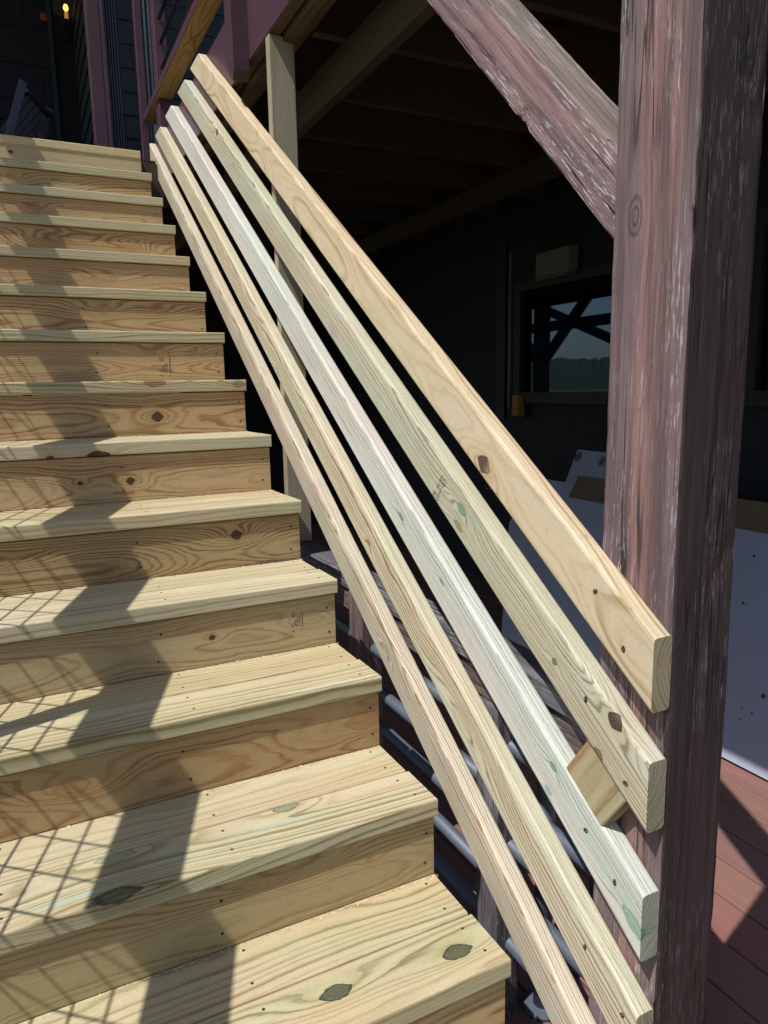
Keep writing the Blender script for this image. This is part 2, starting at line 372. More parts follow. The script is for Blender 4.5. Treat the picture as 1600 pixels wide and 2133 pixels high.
# ------------------------------------------------------------------ the new staircase
OY = (.62, .49, .29)       # riser wood, a little more orange
screw_dark = plain('screw_head_shadow', (.035, .022, .014), .6, vary=.2)
chip = plain('raw_wood_chip', (.70, .44, .16), .8, vary=.4, scale=300)
def screw_mesh(r=.0032):
    bm = bmesh.new()
    bmesh.ops.create_cone(bm, cap_ends=True, segments=9, radius1=r, radius2=r*.9, depth=.0012)
    return bm_mesh(bm, 'screw')
SCREW = screw_mesh(); SCREW.materials.append(screw_dark)

stair = thing('staircase', 'new pale treated pine stairs with fourteen steps climbing to the landing', 'staircase', (-.6, 0, GROUND))
# riser knots measured on the photograph: riser index -> (px, py, radius m, stretch, dark, colour)
BR = (.050, .026, .017); LB = (.42, .26, .12); GK = (.085, .10, .06); PK = (.34, .20, .14)
RK = {6: [(328, 868, .0145, 1.15, 1, BR)], 5: [(272, 1002, .010, 1.1, 1, BR), (167, 1007, .0055, 1.2, 1, BR)],
      4: [(493, 1114, .0125, 1.15, 1, BR), (15, 1172, .010, 2.2, .6, LB)], 3: [(442, 1328, .0062, 1.2, 1, BR), (650, 1290, .016, 1.5, .12, LB)],
      2: [(150, 1640, .020, 1.5, .35, (.45, .20, .09)), (760, 1500, .020, 2.4, .35, (.42, .18, .08))], 1: [(770, 1792, .006, 1.4, .5, LB), (560, 1830, .018, 3, .2, LB)],
      7: [(312, 732, .013, 1.5, .35, LB), (400, 733, .010, 2, .3, LB)], 8: [(335, 648, .013, 1.8, .45, LB), (215, 643, .014, 2.0, .4, LB)],
      9: [(215, 580, .018, 2.6, .25, LB)], 10: [(270, 517, .012, 2.2, .35, LB), (120, 500, .02, 2.5, .3, LB)], 11: [(75, 433, .012, 2.2, .5, LB), (205, 423, .007, 2.5, .3, LB)],
      12: [(22, 368, .013, 1.4, .5, (.45, .22, .12))], 13: [(22, 316, .008, 1.2, 1, BR)]}
TK = {0: [(952, 1983, .0150, 1.8, 1, GK), (700, 2067, .0150, 1.8, 1, GK)], 1: [(595, 1682, .0135, 1.8, .85, (.25, .28, .19)), (240, 1785, .014, 2.4, .5, (.24, .32, .26))]}
rails_late = (.36, .27, .15)
def tread_boards(k, parent, x0=SX, x1=0.0):
    z1 = k*R_; z0 = z1-TH; y0 = k*G; yb = y0+G+INS+.03
    for half in (0, 1):
        a, b = (y0, y0+.1325) if half == 0 else (y0+.1355, yb)
        xe = x1 + (0 if half == 0 else -.004) + random.uniform(-.0015, .0015)*(half)
        c = Vector(((x0+xe)/2, (a+b)/2, (z0+z1)/2))
        kn = []; st = []
        if half == 0:
            for (px, py, rad, s_, dk, kc) in TK.get(k, []):
                p = at(px, py, 2, z1) - c; kn.append((p.x, p.y, None, rad, s_, dk, kc))
            if k == 1:
                p = at(245, 1865, 1, y0) - c; kn.append((p.x, p.y+.01, p.z+.008, .024, 1.9, .9, (.15, .14, .09)))
                p = at(590, 1715, 2, z1) - c; st.append((p.x, p.y, .14, .010, (.36, .47, .37), .55))
                p = at(160, 1870, 2, z1) - c; st.append((p.x, p.y, .09, .008, (.34, .48, .42), .6))
            if k == 5:
                p = at(205, 946, 1, y0) - c; kn.append((p.x, p.y, p.z-.004, .012, 2.4, 1, (.06, .03, .02)))
                p = at(105, 953, 1, y0) - c; kn.append((p.x, p.y, p.z-.006, .009, 1.6, 1, (.12, .06, .04)))
            if k == 6:
                p = at(322, 797, 1, y0) - c; kn.append((p.x, p.y, p.z, .013, 2.4, .6, (.24, .11, .07)))
                p = at(497, 800, 1, y0) - c; kn.append((p.x, p.y, p.z, .012, 1.6, .5, (.2, .15, .07)))
            if k == 2:
                p = at(690, 1425, 2, z1) - c; st.append((p.x, p.y, .20, .012, (.50, .54, .42), .6))
            if k == 3:
                p = at(560, 1247, 2, z1) - c; st.append((p.x, p.y, .25, .005, (.52, .33, .2), .5))
        e = [(.56, .49, .335), (.54, .48, .335), (.575, .51, .37), (.55, .475, .32)][(k*2+half*3) % 4]
        m = pine('tread_pine', e, (.27, .225, .115), period=random.uniform(.0085, .013), py=random.choice((-1, 1))*random.uniform(.03, .08), pz=random.uniform(-.11, -.06),
                 wander=random.uniform(.02, .05), contrast=random.uniform(.8, 1.1), green=random.uniform(.35, .65), knots=kn, stains=st)
        lab = {}
        me = box_mesh('tread_board', xe-x0, b-a, TH, .0035)
        o = obj('tread_board', me, parent, m, Matrix.Translation(c), **lab)
        # screws
        if k <= 4:
            for px_ in (-.035, -.43, -.82):
                for fy in ((.3, .8) if half == 0 else (.2, .7)):
                    obj('screw', SCREW, o, None, Matrix.Translation((px_+random.uniform(-.006, .006), a+(b-a)*fy, z1-.0001)))
STAMPS = []
for k in range(-1, 13): tread_boards(k, stair)
for k in range(-1, 14):
    zt = k*R_-TH-(.003 if k < 13 else .0005); zb = (k-1)*R_ + .0008
    y0 = k*G+INS; y1 = y0+.036
    x1 = -.005
    if k == 13: y0, y1 = k*G+.004, k*G+.04
    c = Vector(((SX+x1)/2, (y0+y1)/2, (zt+zb)/2))
    M = frame(c, (1, 0, 0), (0, 0, 1))
    kn = []; st = []
    for (px, py, rad, s_, dk, kc) in RK.get(k, []):
        p = M.inverted() @ at(px, py, 1, y0); kn.append((p.x, p.y, None, rad, s_, dk, kc))
    if k == 4:
        p = M.inverted() @ at(570, 1172, 1, y0); st.append((p.x, p.y, .09, .014, (.09, .09, .085), .75))
        p = M.inverted() @ at(560, 1080, 1, y0); st.append((p.x, p.y, .10, .010, (.22, .17, .11), .5))
    if k in (3,):
        p = M.inverted() @ at(30, 1215, 1, 4*G); 
    cols = {2: ((.42, .30, .15), (.285, .155, .07)), 13: ((.50, .42, .27), (.36, .27, .15)), 4: ((.42, .325, .175), (.22, .13, .06)), 12: ((.49, .385, .21), (.28, .18, .08)), 1: ((.45, .365, .20), (.29, .21, .10)), 3: ((.46, .37, .22), (.30, .21, .10))}
    e, l = cols.get(k, (((.51, .385, .220), (.31, .185, .09)) if k % 2 else ((.49, .37, .205), (.29, .165, .075))))
    m = pine('riser_pine', e, l, period={2: .0065, 8: .0062, 13: .0030}.get(k, random.uniform(.0042, .0065)), py=random.uniform(-.03, .02), pz=random.choice((-1, 1))*random.uniform(.05, .09), wander=.06,
             contrast={13: .7, 2: 1.15, 8: 1.6, 4: 1.7, 12: 1.6, 11: 1.3}.get(k, 1.5), green=.10, knots=kn, stains=st, rough=.7)
    me = box_mesh('riser_board', x1-SX, zt-zb, y1-y0, .002, 1)
    o = obj('riser_board', me, stair, m, M)
    # screw heads in pairs near the right end, mid and left
    if 0 < k < 13:
        for xx in (-.030, -.46, -.85):
            for fz in (.25, .74):
                obj('screw', SCREW, o, None, Matrix.Translation((xx+random.uniform(-.008, .008), y0-.0003, zb+(zt-zb)*fz)) @ Matrix.Rotation(math.pi/2, 4, 'X'))
# landing edge board and stringer
m_edge = pine('landing_edge_pine', (.64, .54, .33), (.44, .34, .18), period=.006, pz=-.02, contrast=.5, green=.3)
board('landing_edge_board', SX, -.006, 13*G, 13*G+.14, 13*R_-.040, 13*R_, 'x', m_edge, stair)
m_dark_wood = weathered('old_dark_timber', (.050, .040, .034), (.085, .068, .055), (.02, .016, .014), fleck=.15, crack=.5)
bm = bmesh.new()
pts = []
for k in range(-2, 13):
    pts += [(k*G+INS+.04, (k)*R_-TH-.002), ((k+1)*G+INS+.04, k*R_-TH-.002)]
outl = pts + [(13*G+.05, 12*R_-.35), (-2*G+.30, -2*R_-TH-.16)]
for xx in (-.075, -.62, SX+.035):
    a_ = [bm.verts.new((xx-.018, y, max(z, GROUND))) for (y, z) in outl]; b_ = [bm.verts.new((xx+.018, y, max(z, GROUND))) for (y, z) in outl]
    bm.faces.new(a_); bm.faces.new(b_[::-1])
    for i in range(len(outl)): bm.faces.new((a_[i], b_[i], b_[(i+1) % len(outl)], a_[(i+1) % len(outl)]))
bmesh.ops.recalc_face_normals(bm, faces=bm.faces)
bmesh.ops.triangulate(bm, faces=[f for f in bm.faces if len(f.verts) > 4])
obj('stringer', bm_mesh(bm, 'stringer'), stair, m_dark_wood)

# sawdust and splinters lying in the corners of the steps
m_dust = plain('sawdust', (.66, .52, .32), .9, vary=.3, scale=200)
bm = bmesh.new(); rnd = random.Random(11)
def crumb(p, s):
    ps = [Vector(p)+Vector((rnd.uniform(-s, s)*1.6, rnd.uniform(-s, s), h)) for h in (0.0002, 0.0003, 0.0002, s*rnd.uniform(.5, 1.0))]
    v = [bm.verts.new(q) for q in ps]
    for t in ((0, 1, 3), (1, 2, 3), (2, 0, 3)): bm.faces.new([v[i] for i in t])
for k in range(0, 7):
    yb = (k+1)*G+INS
    for _ in range(520):
        x = -abs(rnd.gauss(0, .5)); 
        if x < -1.15: continue
        crumb((x, yb-abs(rnd.gauss(0, .006))-.001, k*R_), rnd.uniform(.0008, .0026))
    for _ in range(120):
        crumb((rnd.uniform(-1.1, -.01), k*G+rnd.uniform(.01, .25), k*R_), rnd.uniform(.0004, .0011))
sd = obj('sawdust', bm_mesh(bm, 'sawdust'), None, m_dust, kind='stuff'); sd['label'] = 'pale sawdust and splinters scattered along the backs of the treads'; sd['category'] = 'sawdust'

# ------------------------------------------------------------------ five sloping guard boards
guard = thing('stair_guard', 'new pine guard of five sloping boards beside the stairs, screwed to the big post', 'guard rail', (XR, YP, FLOOR))
SD = Vector((0, math.cos(SL), math.sin(SL))); SN = Vector((0, -math.sin(SL), math.cos(SL)))
HV = .1177; HW = HV*math.cos(SL)                 # vertical and square height of a board
ztop = [.65791, .45825, .23196, .01449, .01449-.22446]; ZCUT = 2.440
def rail_frame(i):
    z = ztop[i]; yend = YP + (ZCUT-z)/math.tan(SL)
    p0 = Vector(((XR+XP)/2, YP, z-HV/2)); L = math.hypot(yend-YP, (yend-YP)*math.tan(SL))
    c = p0 + SD*L/2
    return frame(c, SD, SN), L, c
RC = {  # colours and knots, top board first
 0: dict(early=(.645, .56, .405), late=(.43, .31, .165), period=.0085, green=.15, contrast=1.15, py=.0, pz=.075, wander=.09,
         kn=[(1008, 967, .0150, 1.3, 1, (.10, .05, .05)), (552, 130, .018, 2.0, .28, LB), (640, 560, .012, 3.5, .15, LB)], st=[(1020, 985, .03, .02, (.44, .34, .20), .4)]),
 1: dict(early=(.60, .59, .475), late=(.27, .25, .17), period=.0052, green=.5, contrast=1.25, py=.055, pz=-.07, wander=.025,
         kn=[(1281, 1503, .0118, 1.35, 1, (.060, .035, .030)), (1246, 1570, .0065, 1.6, .9, (.25, .12, .12)), (962, 1062, .009, 1.9, .8, (.16, .35, .27)), (955, 1096, .0075, 2.2, .7, (.26, .24, .14)), (1155, 1378, .0055, 1.2, 1, (.17, .17, .11)),
             (452, 275, .010, 1.3, .9, BR), (805, 775, .0045, 1.2, 1, (.2, .08, .08))],
         st=[(695, 690, .05, .022, (.40, .27, .30), .55), (488, 345, .045, .010, (.40, .22, .24), .65), (990, 1095, .05, .004, (.2, .47, .42), .7)]),
 2: dict(early=(.655, .67, .635), late=(.33, .33, .29), period=.0058, green=.4, contrast=1.15, py=.07, pz=-.08, wander=.02,
         kn=[(1153, 1598, .006, 1.5, .8, (.14, .33, .25)), (920, 1212, .004, 3.0, .8, (.2, .3, .2)), (836, 1076, .005, 2.6, .8, (.25, .25, .15)), (1320, 1925, .012, 2.2, .55, (.16, .34, .25)), (1142, 1645, .005, 2, .6, (.18, .4, .4))],
         st=[(552, 610, .05, .016, (.36, .58, .56), .75), (716, 880, .10, .0022, (.12, .17, .10), .8), (640, 745, .14, .0016, (.18, .22, .14), .7), (1290, 1865, .18, .002, (.22, .46, .40), .7), (480, 470, .10, .0016, (.25, .28, .20), .6)]),
 3: dict(early=(.645, .61, .485), late=(.32, .22, .13), period=.0062, green=.6, contrast=1.6, py=.05, pz=.055, wander=.03,
         kn=[(768, 1131, .006, 1.7, .9, (.30, .16, .14)), (578, 775, .011, 1.9, .4, (.48, .33, .20)), (965, 1500, .014, 2.4, .3, (.46, .42, .26)), (440, 530, .008, 3, .35, (.5, .3, .25))],
         st=[(940, 1480, .2, .02, (.55, .58, .44), .5), (470, 560, .10, .012, (.5, .34, .28), .35)]),
 4: dict(early=(.69, .65, .54), late=(.34, .26, .18), period=.0056, green=.25, contrast=1.5, py=.045, pz=-.06, wander=.04,
         kn=[(805, 1353, .0075, 1.8, .6, (.34, .36, .20)), (540, 830, .007, 2.2, .3, (.45, .42, .34)), (940, 1680, .011, 4.5, .2, (.5, .42, .28))],
         st=[(895, 1530, .04, .003, (.3, .58, .52), .6)]),
}
rail_labels = ['topmost warm tan board with a reddish brown knot', 'second board from the top, greenish with an inked lumber stamp', 'third board from the top, greyish white with green streaks', 'fourth board from the top, pinkish with an oval knot', 'lowest board, nearest the treads']
rails = []
for i in range(5):
    M, L, c = rail_frame(i); d = RC[i]; Mi = M.inverted()
    kn = []; st = []
    for (px, py, rad, s_, dk, kc) in d['kn']:
        p = Mi @ at(px, py, 0, XR); kn.append((p.x, p.y, p.z, rad, s_, dk, kc))
    for (px, py, wx, wy, sc, ss) in d['st']:
        p = Mi @ at(px, py, 0, XR); st.append((p.x, p.y, wx, wy, sc, ss))
    m = pine('guard_board_pine', d['early'], d['late'], period=d['period'], py=d['py'], pz=d['pz'], wander=d['wander'], contrast=d['contrast'], green=d['green'], knots=kn, stains=st, seed=11.3*i+2, bump=.0005)
    # plumb cut at the foot, level cut at the head, eased long edges
    bm = bmesh.new(); z = ztop[i]; e = .006
    prof = []
    for (cx, cy, a0) in ((-.019+e, HW/2-e, 180), (.019-e, HW/2-e, 90), (.019-e, -HW/2+e, 0), (-.019+e, -HW/2+e, -90)):
        for q in (0, 1, 2):
            an = math.radians(a0 - q*45); prof.append((cx+e*math.cos(an), cy+e*math.sin(an)))
    NS = 26; rng = []
    for s in range(NS+1):
        row = []
        for (u, w) in prof:                      # u = world x, w = across the board
            base = Vector(((XR+XP)/2+u, 0, 0)) + SN*w
            # distance along SD to the foot plane y = YP and to the head plane z = ZCUT (world)
            p0 = Vector(((XR+XP)/2, YP, z-HV/2))
            q = p0 + SN*w
            t0 = (YP - q.y)/SD.y
            zc = ZCUT if i < 4 else ZCUT+.02
            t1 = (zc - q.z)/SD.z
            if i == 4: t1 = min(t1, (3.652-q.y)/SD.y)
            t = t0 + (t1-t0)*s/NS
            P = Vector((q.x+u, q.y, q.z)) + SD*t
            bow = .0022*math.sin(s/NS*math.pi*2.2+i)*(1 if i in (1, 3) else .5)
            P += SN*bow
            row.append(bm.verts.new(Mi @ P))
        rng.append(row)
    n = len(prof)
    for s in range(NS):
        for j in range(n): bm.faces.new((rng[s][j], rng[s+1][j], rng[s+1][(j+1) % n], rng[s][(j+1) % n]))
    bm.faces.new(rng[0]); bm.faces.new(rng[-1][::-1])
    bmesh.ops.recalc_face_normals(bm, faces=bm.faces)
    o = obj('guard_board', bm_mesh(bm, 'guard_board'), guard, m, M, label=rail_labels[i])
    rails.append((o, M))
# screw holes with torn fibres on the guard boards
def hole_mesh():
    bm = bmesh.new(); rr = random.Random(5)
    r = bmesh.ops.create_cone(bm, cap_ends=True, segments=10, radius1=.0042, radius2=.0042, depth=.0008)
    bmesh.ops.transform(bm, matrix=Matrix.Scale(1.35, 4, (1, 0, 0)), verts=bm.verts)
    nf = len(bm.faces)
    for q in range(8):
        a = rr.uniform(0, 6.28); d = rr.uniform(.0008, .0042); s = rr.uniform(.0010, .0022)
        c = Vector((d*math.cos(a)*1.2-.001, d*math.sin(a)-.001, .0005))
        v = [bm.verts.new(c+Vector((rr.uniform(-s, s), rr.uniform(-s, s), rr.uniform(0, .0008)))) for _ in range(3)]
        f = bm.faces.new(v); f.material_index = 1
    return bm_mesh(bm, 'screw_hole')
HOLE = hole_mesh(); HOLE.materials.append(screw_dark); HOLE.materials.append(chip)
for i, (px, py) in ((0, (1240, 1232)), (0, (1298, 1352)), (1, (1220, 1457)), (1, (1303, 1632)), (2, (1220, 1730)), (2, (1280, 1838)), (3, (1218, 1973)), (3, (1296, 2115))):
    p = at(px, py, 0, XR-.0004); obj('screw_hole', HOLE, rails[i][0], None, Matrix.Translation(p) @ Matrix.Rotation(random.uniform(0, 6), 4, 'X') @ frame((0, 0, 0), (0, 0, 1), (0, 1, 0)))
# raised fibres round the torn knot of the top board
bm = bmesh.new(); rnd = random.Random(4); Mi = rails[0][1].inverted()
for _ in range(260):
    a = rnd.gauss(0, 1); b = rnd.gauss(0, 1)
    p = at(1042+a*20-b*6, 990+b*18+a*10, 0, XR-.0002); s = rnd.uniform(.0006, .0016)
    v = [bm.verts.new(Mi @ (p+Vector((-rnd.uniform(0, .0008), rnd.uniform(-s, s), rnd.uniform(-s, s))))) for _ in range(3)]
    bm.faces.new(v)
obj('torn_fibre', bm_mesh(bm, 'torn_fibre'), rails[0][0], plain('torn_fibres', (.72, .55, .30), .8, vary=.3, scale=100), rails[0][1], kind='stuff')

# upright that carries the boards higher up
m_up = pine('upright_pine', (.36, .33, .25), (.22, .19, .13), period=.007, pz=.05, contrast=.5, green=.5,
            knots=[(.86-.0+.25, .012, None, .011, 1.6, .8, (.15, .11, .07))])
board('upright', XP+.0005, XP+.089, 1.552, 1.590, .476, 2.193, 'z', m_up, guard, .003)
# spacer block standing on the third board
m_bl = pine('block_pine', (.44, .39, .25), (.30, .20, .115), period=.022, py=.01, pz=.06, contrast=1.3, green=.3, wander=.02)
zb = ztop[2]; Pb = Vector(((XR+.0765), (-.020-.110)/2, 0)); Pb.z = zb + (Pb.y-YP)*math.tan(SL)
cb = Vector((XR+.020, Pb.y, Pb.z)) + SN*(.108*math.cos(SL)/2+.0005)
obj('spacer_block', box_mesh('spacer_block', .108*math.cos(SL)-.001, .112, .037, .004), guard, m_bl, frame(cb, SN, SD))

# ------------------------------------------------------------------ stamps inked on the boards
m_ink = plain('stamp_ink', (.07, .05, .05), .8, vary=.5, scale=400)
def text_mesh(s, size):
    cu = bpy.data.curves.new('stamp', 'FONT'); cu.body = s; cu.size = size; cu.resolution_u = 2
    o = bpy.data.objects.new('tmp', cu); COL.objects.link(o)
    me = bpy.data.meshes.new_from_object(o); bpy.data.objects.remove(o); bpy.data.curves.remove(cu)
    return me
def stamp(parent, origin, xdir, ydir, items, name='grade_stamp'):
    bm = bmesh.new()
    M = frame(origin, xdir, ydir)
    for it in items:
        if it[0] == 't':
            _, s, x, y, size, sx = it
            me = text_mesh(s, size); n0 = len(bm.verts); bm.from_mesh(me); bpy.data.meshes.remove(me)
            bm.verts.ensure_lookup_table()
            for v in bm.verts[n0:]: v.co = Vector((v.co.x*sx+x, v.co.y+y, 0))
        elif it[0] == 'b':
            _, x0, y0, x1, y1 = it
            vv = [bm.verts.new(q) for q in ((x0, y0, 0), (x1, y0, 0), (x1, y1, 0), (x0, y1, 0))]; bm.faces.new(vv)
        elif it[0] == 'o':
            _, cx, cy, rx, ry, w = it
            A = [bm.verts.new((cx+rx*math.cos(a*math.pi/12), cy+ry*math.sin(a*math.pi/12), 0)) for a in range(24)]
            B = [bm.verts.new((cx+(rx-w)*math.cos(a*math.pi/12), cy+(ry-w)*math.sin(a*math.pi/12), 0)) for a in range(24)]
            for a in range(24): bm.faces.new((A[a], A[(a+1) % 24], B[(a+1) % 24], B[a]))
    return obj(name, bm_mesh(bm, name), parent, m_ink, M)
# second guard board: two lines and an oval mark
o1 = at(904, 1037.5, 0, XR-.0007); o2 = at(923.4, 993.8, 0, XR-.0007); xd = (o2-o1).normalized(); yd = xd.cross(Vector((1, 0, 0)))
if yd.z < 0: yd = -yd
yd2 = at(911, 1047, 0, XR-.0007)-o1; yd = -(yd2 - xd*yd2.dot(xd)).normalized()
Lx = (o2-o1).length
stamp(rails[1][0], o1, xd, yd, [('t', 'SPIB.', 0, 0, .0150, .62), ('t', 'No.2', Lx*.42, 0, .0135, .60), ('t', 'PRIME', Lx*.72, 0, .0120, .55),
                                ('t', 'KD19 HT', 0, -.0150, .0150, .62), ('o', Lx*.86, -.0095, Lx*.17, .0065, .0010), ('t', 'SPIB', Lx*.75, -.0122, .0078, .62)], 'grade_stamp')
rk = {int(round((o.matrix_world.translation.z)*1)): o for o in []}
risers = [o for o in stair.children if o.name.startswith('riser_board')]
def riser_obj(k): return risers[k+1]
def riser_stamp(k, px, py, items):
    yy = k*G+INS-.0006; p = at(px, py, 1, yy)
    stamp(riser_obj(k), p, (0, 0, -1), (1, 0, 0), items)
riser_stamp(7, 331, 741, [('t', '237', .004, 0, .0145, .8), ('t', 'TIG', .006, .010, .010, .8), ('t', 'KDHT', .036, .008, .0115, .7), ('t', 'SYP', .046, -.003, .0110, .7), ('t', 'NO 2', .026, .0165, .0185, .75), ('b', 0, .036, .062, .0385), ('b', .070, 0, .0725, .012), ('b', .070, .034, .0725, .039), ('b', -.010, .034, -.006, .038)])
riser_stamp(3, 607, 1272, [('t', '237', .004, 0, .0120, .8), ('t', 'KDHT', .025, .006, .0100, .7), ('t', 'SYP', .034, -.003, .0100, .7), ('t', 'NO 2', .018, .013, .016, .7), ('b', .010, .028, .050, .0295), ('b', .056, 0, .058, .008)])

# ------------------------------------------------------------------ big weathered post and its knee brace
def post_local(px, py):
    p = at(px, py, 0, XP); return (p.z-(FLOOR+2.193)/2, p.y-(YP+PD/2), PW/2)
KP = [(*post_local(1322, 450), .016), (*post_local(1292, 1165), .014)]
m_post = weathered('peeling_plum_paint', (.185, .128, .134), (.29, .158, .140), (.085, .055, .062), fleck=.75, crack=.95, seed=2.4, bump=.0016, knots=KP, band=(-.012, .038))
m_post_front = weathered('shaded_worn_brown_paint', (.043, .027, .027), (.060, .038, .038), (.020, .013, .014), fleck=.24, crack=.95, seed=5.1, bump=.0016)  # worn brown front, darkened further to carry its shade in the colour
post = thing('timber_post', 'big weathered plum painted timber post with peeling paint, in front at the right', 'post', (XP+PW/2, YP+PD/2, FLOOR))
from mathutils import noise as mn
def rough_beam(name, L, Wd, D, nseg, jit, cham, mats, parent, M, seed=1, front_idx=None, nper=26, gouges=()):
    """timber along local X; local Y width, Z depth; grain ridges, open checks and worn arrises are real relief"""
    rr = random.Random(seed); bm = bmesh.new(); rows = []
    hw, hd = Wd/2, D/2; ph = [rr.uniform(0, 6.28) for _ in range(8)]; so_ = Vector((seed*3.7, seed*1.3, seed*2.9))
    # perimeter samples: (y, z, ny, nz, corner distance)
    per = []
    sides = [((hw, hd), (hw, -hd), (1, 0)), ((hw, -hd), (-hw, -hd), (0, -1)), ((-hw, -hd), (-hw, hd), (-1, 0)), ((-hw, hd), (hw, hd), (0, 1))]
    for (a, b, n_) in sides:
        ln = math.hypot(b[0]-a[0], b[1]-a[1])
        for k in range(nper):
            u = (k+.5)/nper; d = min(u, 1-u)*ln
            per.append((a[0]+(b[0]-a[0])*u, a[1]+(b[1]-a[1])*u, n_[0], n_[1], d))
    for s_ in range(nseg+1):
        x = -L/2 + L*s_/nseg; row = []
        wy = jit*(.8*math.sin(x*5+ph[0]) + .2*math.sin(x*14+ph[1])); wz = jit*(.8*math.sin(x*6+ph[2]) + .2*math.sin(x*15+ph[3]))
        for (y, z, ny, nz, d) in per:
            P = Vector((x, y, z)) + so_
            g_ = mn.noise(Vector((P.x*2.2, P.y*75, P.z*75)))*.0007 + mn.noise(Vector((P.x*6, P.y*190, P.z*190)))*.0004
            c_ = abs(mn.noise(Vector((P.x*1.4, P.y*30+5, P.z*30))))
            gate = mn.noise(Vector((P.x*3.1+9, P.y*10, P.z*10)))
            if c_ < .05 and gate > -.05: g_ -= .0032*(1-c_/.05)*min(1, (gate+.05)*5)
            arr = cham*(1+.55*mn.noise(Vector((P.x*5, ny*7+nz*3, y*20)))+.4*mn.noise(Vector((P.x*23, ny*7, z*20))))
            if d < arr: g_ -= (arr-d)*.62
            for (gx, gy, gz, gr, gd) in gouges:
                q = (Vector((x, y, z))-Vector((gx, gy, gz))).length/gr
                if q < 1.6: g_ -= gd*max(0, 1-q*q*.4)*(.7+.9*mn.noise(Vector((P.x*120, P.y*60, P.z*60))))
            row.append(bm.verts.new((x, y+ny*g_+wy, z+nz*g_+wz)))
        rows.append(row)
    n = len(per)
    for s_ in range(nseg):
        for j in range(n):
            f = bm.faces.new((rows[s_][j], rows[s_+1][j], rows[s_+1][(j+1) % n], rows[s_][(j+1) % n])); f.smooth = True
            if front_idx is not None:
                nn = Vector((0, per[j][2], per[j][3]))
                if nn.dot(Vector(front_idx)) > .8: f.material_index = 1
    bm.faces.new(rows[0]); bm.faces.new(rows[-1][::-1])
    bmesh.ops.recalc_face_normals(bm, faces=bm.faces)
    me = bm_mesh(bm, name)
    for m in mats: me.materials.append(m)
    return obj(name, me, parent, None, M)
ZT = 2.193
MP = frame((XP+PW/2, YP+PD/2, (FLOOR+ZT)/2), (0, 0, 1), (0, 1, 0))
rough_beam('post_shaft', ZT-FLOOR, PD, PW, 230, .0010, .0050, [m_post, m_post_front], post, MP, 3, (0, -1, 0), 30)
# knee brace: lower face meets the post back at z 1.244, rises 45 degrees towards +Y
bt = .0955; bd = Vector((0, 1, 1.03)).normalized(); bn = Vector((0, -1.03, 1)).normalized()
p_low = Vector((XP+.0565, YP+PD, 1.244)); BLn = 1.34
cbr = p_low + bd*(BLn/2-.05) + bn*bt/2
m_brace = weathered('peeling_plum_brace', (.20, .125, .13), (.30, .19, .185), (.080, .055, .062), fleck=1.0, crack=.95, seed=8.2, bump=.0022)
MB = frame(cbr, bd, bn)
gp_ = MB.inverted() @ at(1083, 262, 0, XP+.006)
br = rough_beam('knee_brace', BLn, bt, .101, 150, .0010, .0055, [m_brace, weathered('bare_grey_brace_top', (.20, .165, .15), (.30, .25, .22), (.11, .085, .08), fleck=.7, crack=.6, seed=1.2, bump=.0015)], post, MB, 9, (0, 1, 0), 24, [(gp_.x, -bt/2, gp_.z, .018, .009)])

# ------------------------------------------------------------------ raised deck overhead
m_plum = plain('plum_paint', (.066, .028, .042), .45, vary=.28, scale=14, bump=.0012, stretch=(1, 1, 1))
m_plum2 = plain('plum_paint_dark', (.060, .024, .034), .45, vary=.28, scale=14, bump=.0012)
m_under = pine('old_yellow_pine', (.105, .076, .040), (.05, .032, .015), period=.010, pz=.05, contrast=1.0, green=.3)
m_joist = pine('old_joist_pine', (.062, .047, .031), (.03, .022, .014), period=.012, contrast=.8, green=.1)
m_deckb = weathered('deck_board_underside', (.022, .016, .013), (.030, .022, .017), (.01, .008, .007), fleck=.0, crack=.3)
XW = 2.35; DT = 2.43; JB = 2.195
deck = thing('raised_deck', 'dark raised deck overhead with a plum painted fascia and joists beneath', 'deck', (XP, 3, JB))
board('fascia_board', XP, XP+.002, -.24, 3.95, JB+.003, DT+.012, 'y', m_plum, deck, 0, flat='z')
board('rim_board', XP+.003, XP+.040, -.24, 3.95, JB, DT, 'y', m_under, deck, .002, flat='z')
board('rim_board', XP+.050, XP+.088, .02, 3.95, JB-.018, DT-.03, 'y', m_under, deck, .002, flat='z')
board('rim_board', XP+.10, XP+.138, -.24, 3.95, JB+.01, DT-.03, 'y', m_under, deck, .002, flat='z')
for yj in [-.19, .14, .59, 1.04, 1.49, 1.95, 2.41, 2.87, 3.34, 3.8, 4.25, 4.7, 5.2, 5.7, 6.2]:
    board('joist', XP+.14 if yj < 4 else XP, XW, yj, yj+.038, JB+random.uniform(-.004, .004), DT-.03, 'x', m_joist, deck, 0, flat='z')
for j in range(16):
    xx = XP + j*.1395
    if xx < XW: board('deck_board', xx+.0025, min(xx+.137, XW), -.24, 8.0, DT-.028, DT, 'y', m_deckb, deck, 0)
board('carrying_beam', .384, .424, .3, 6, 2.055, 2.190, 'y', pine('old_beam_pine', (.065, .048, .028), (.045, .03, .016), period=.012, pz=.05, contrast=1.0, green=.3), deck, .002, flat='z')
board('carrying_beam', 1.80, 1.84, -.2, 8, 2.075, 2.190, 'y', m_joist, deck, 0, flat='z')

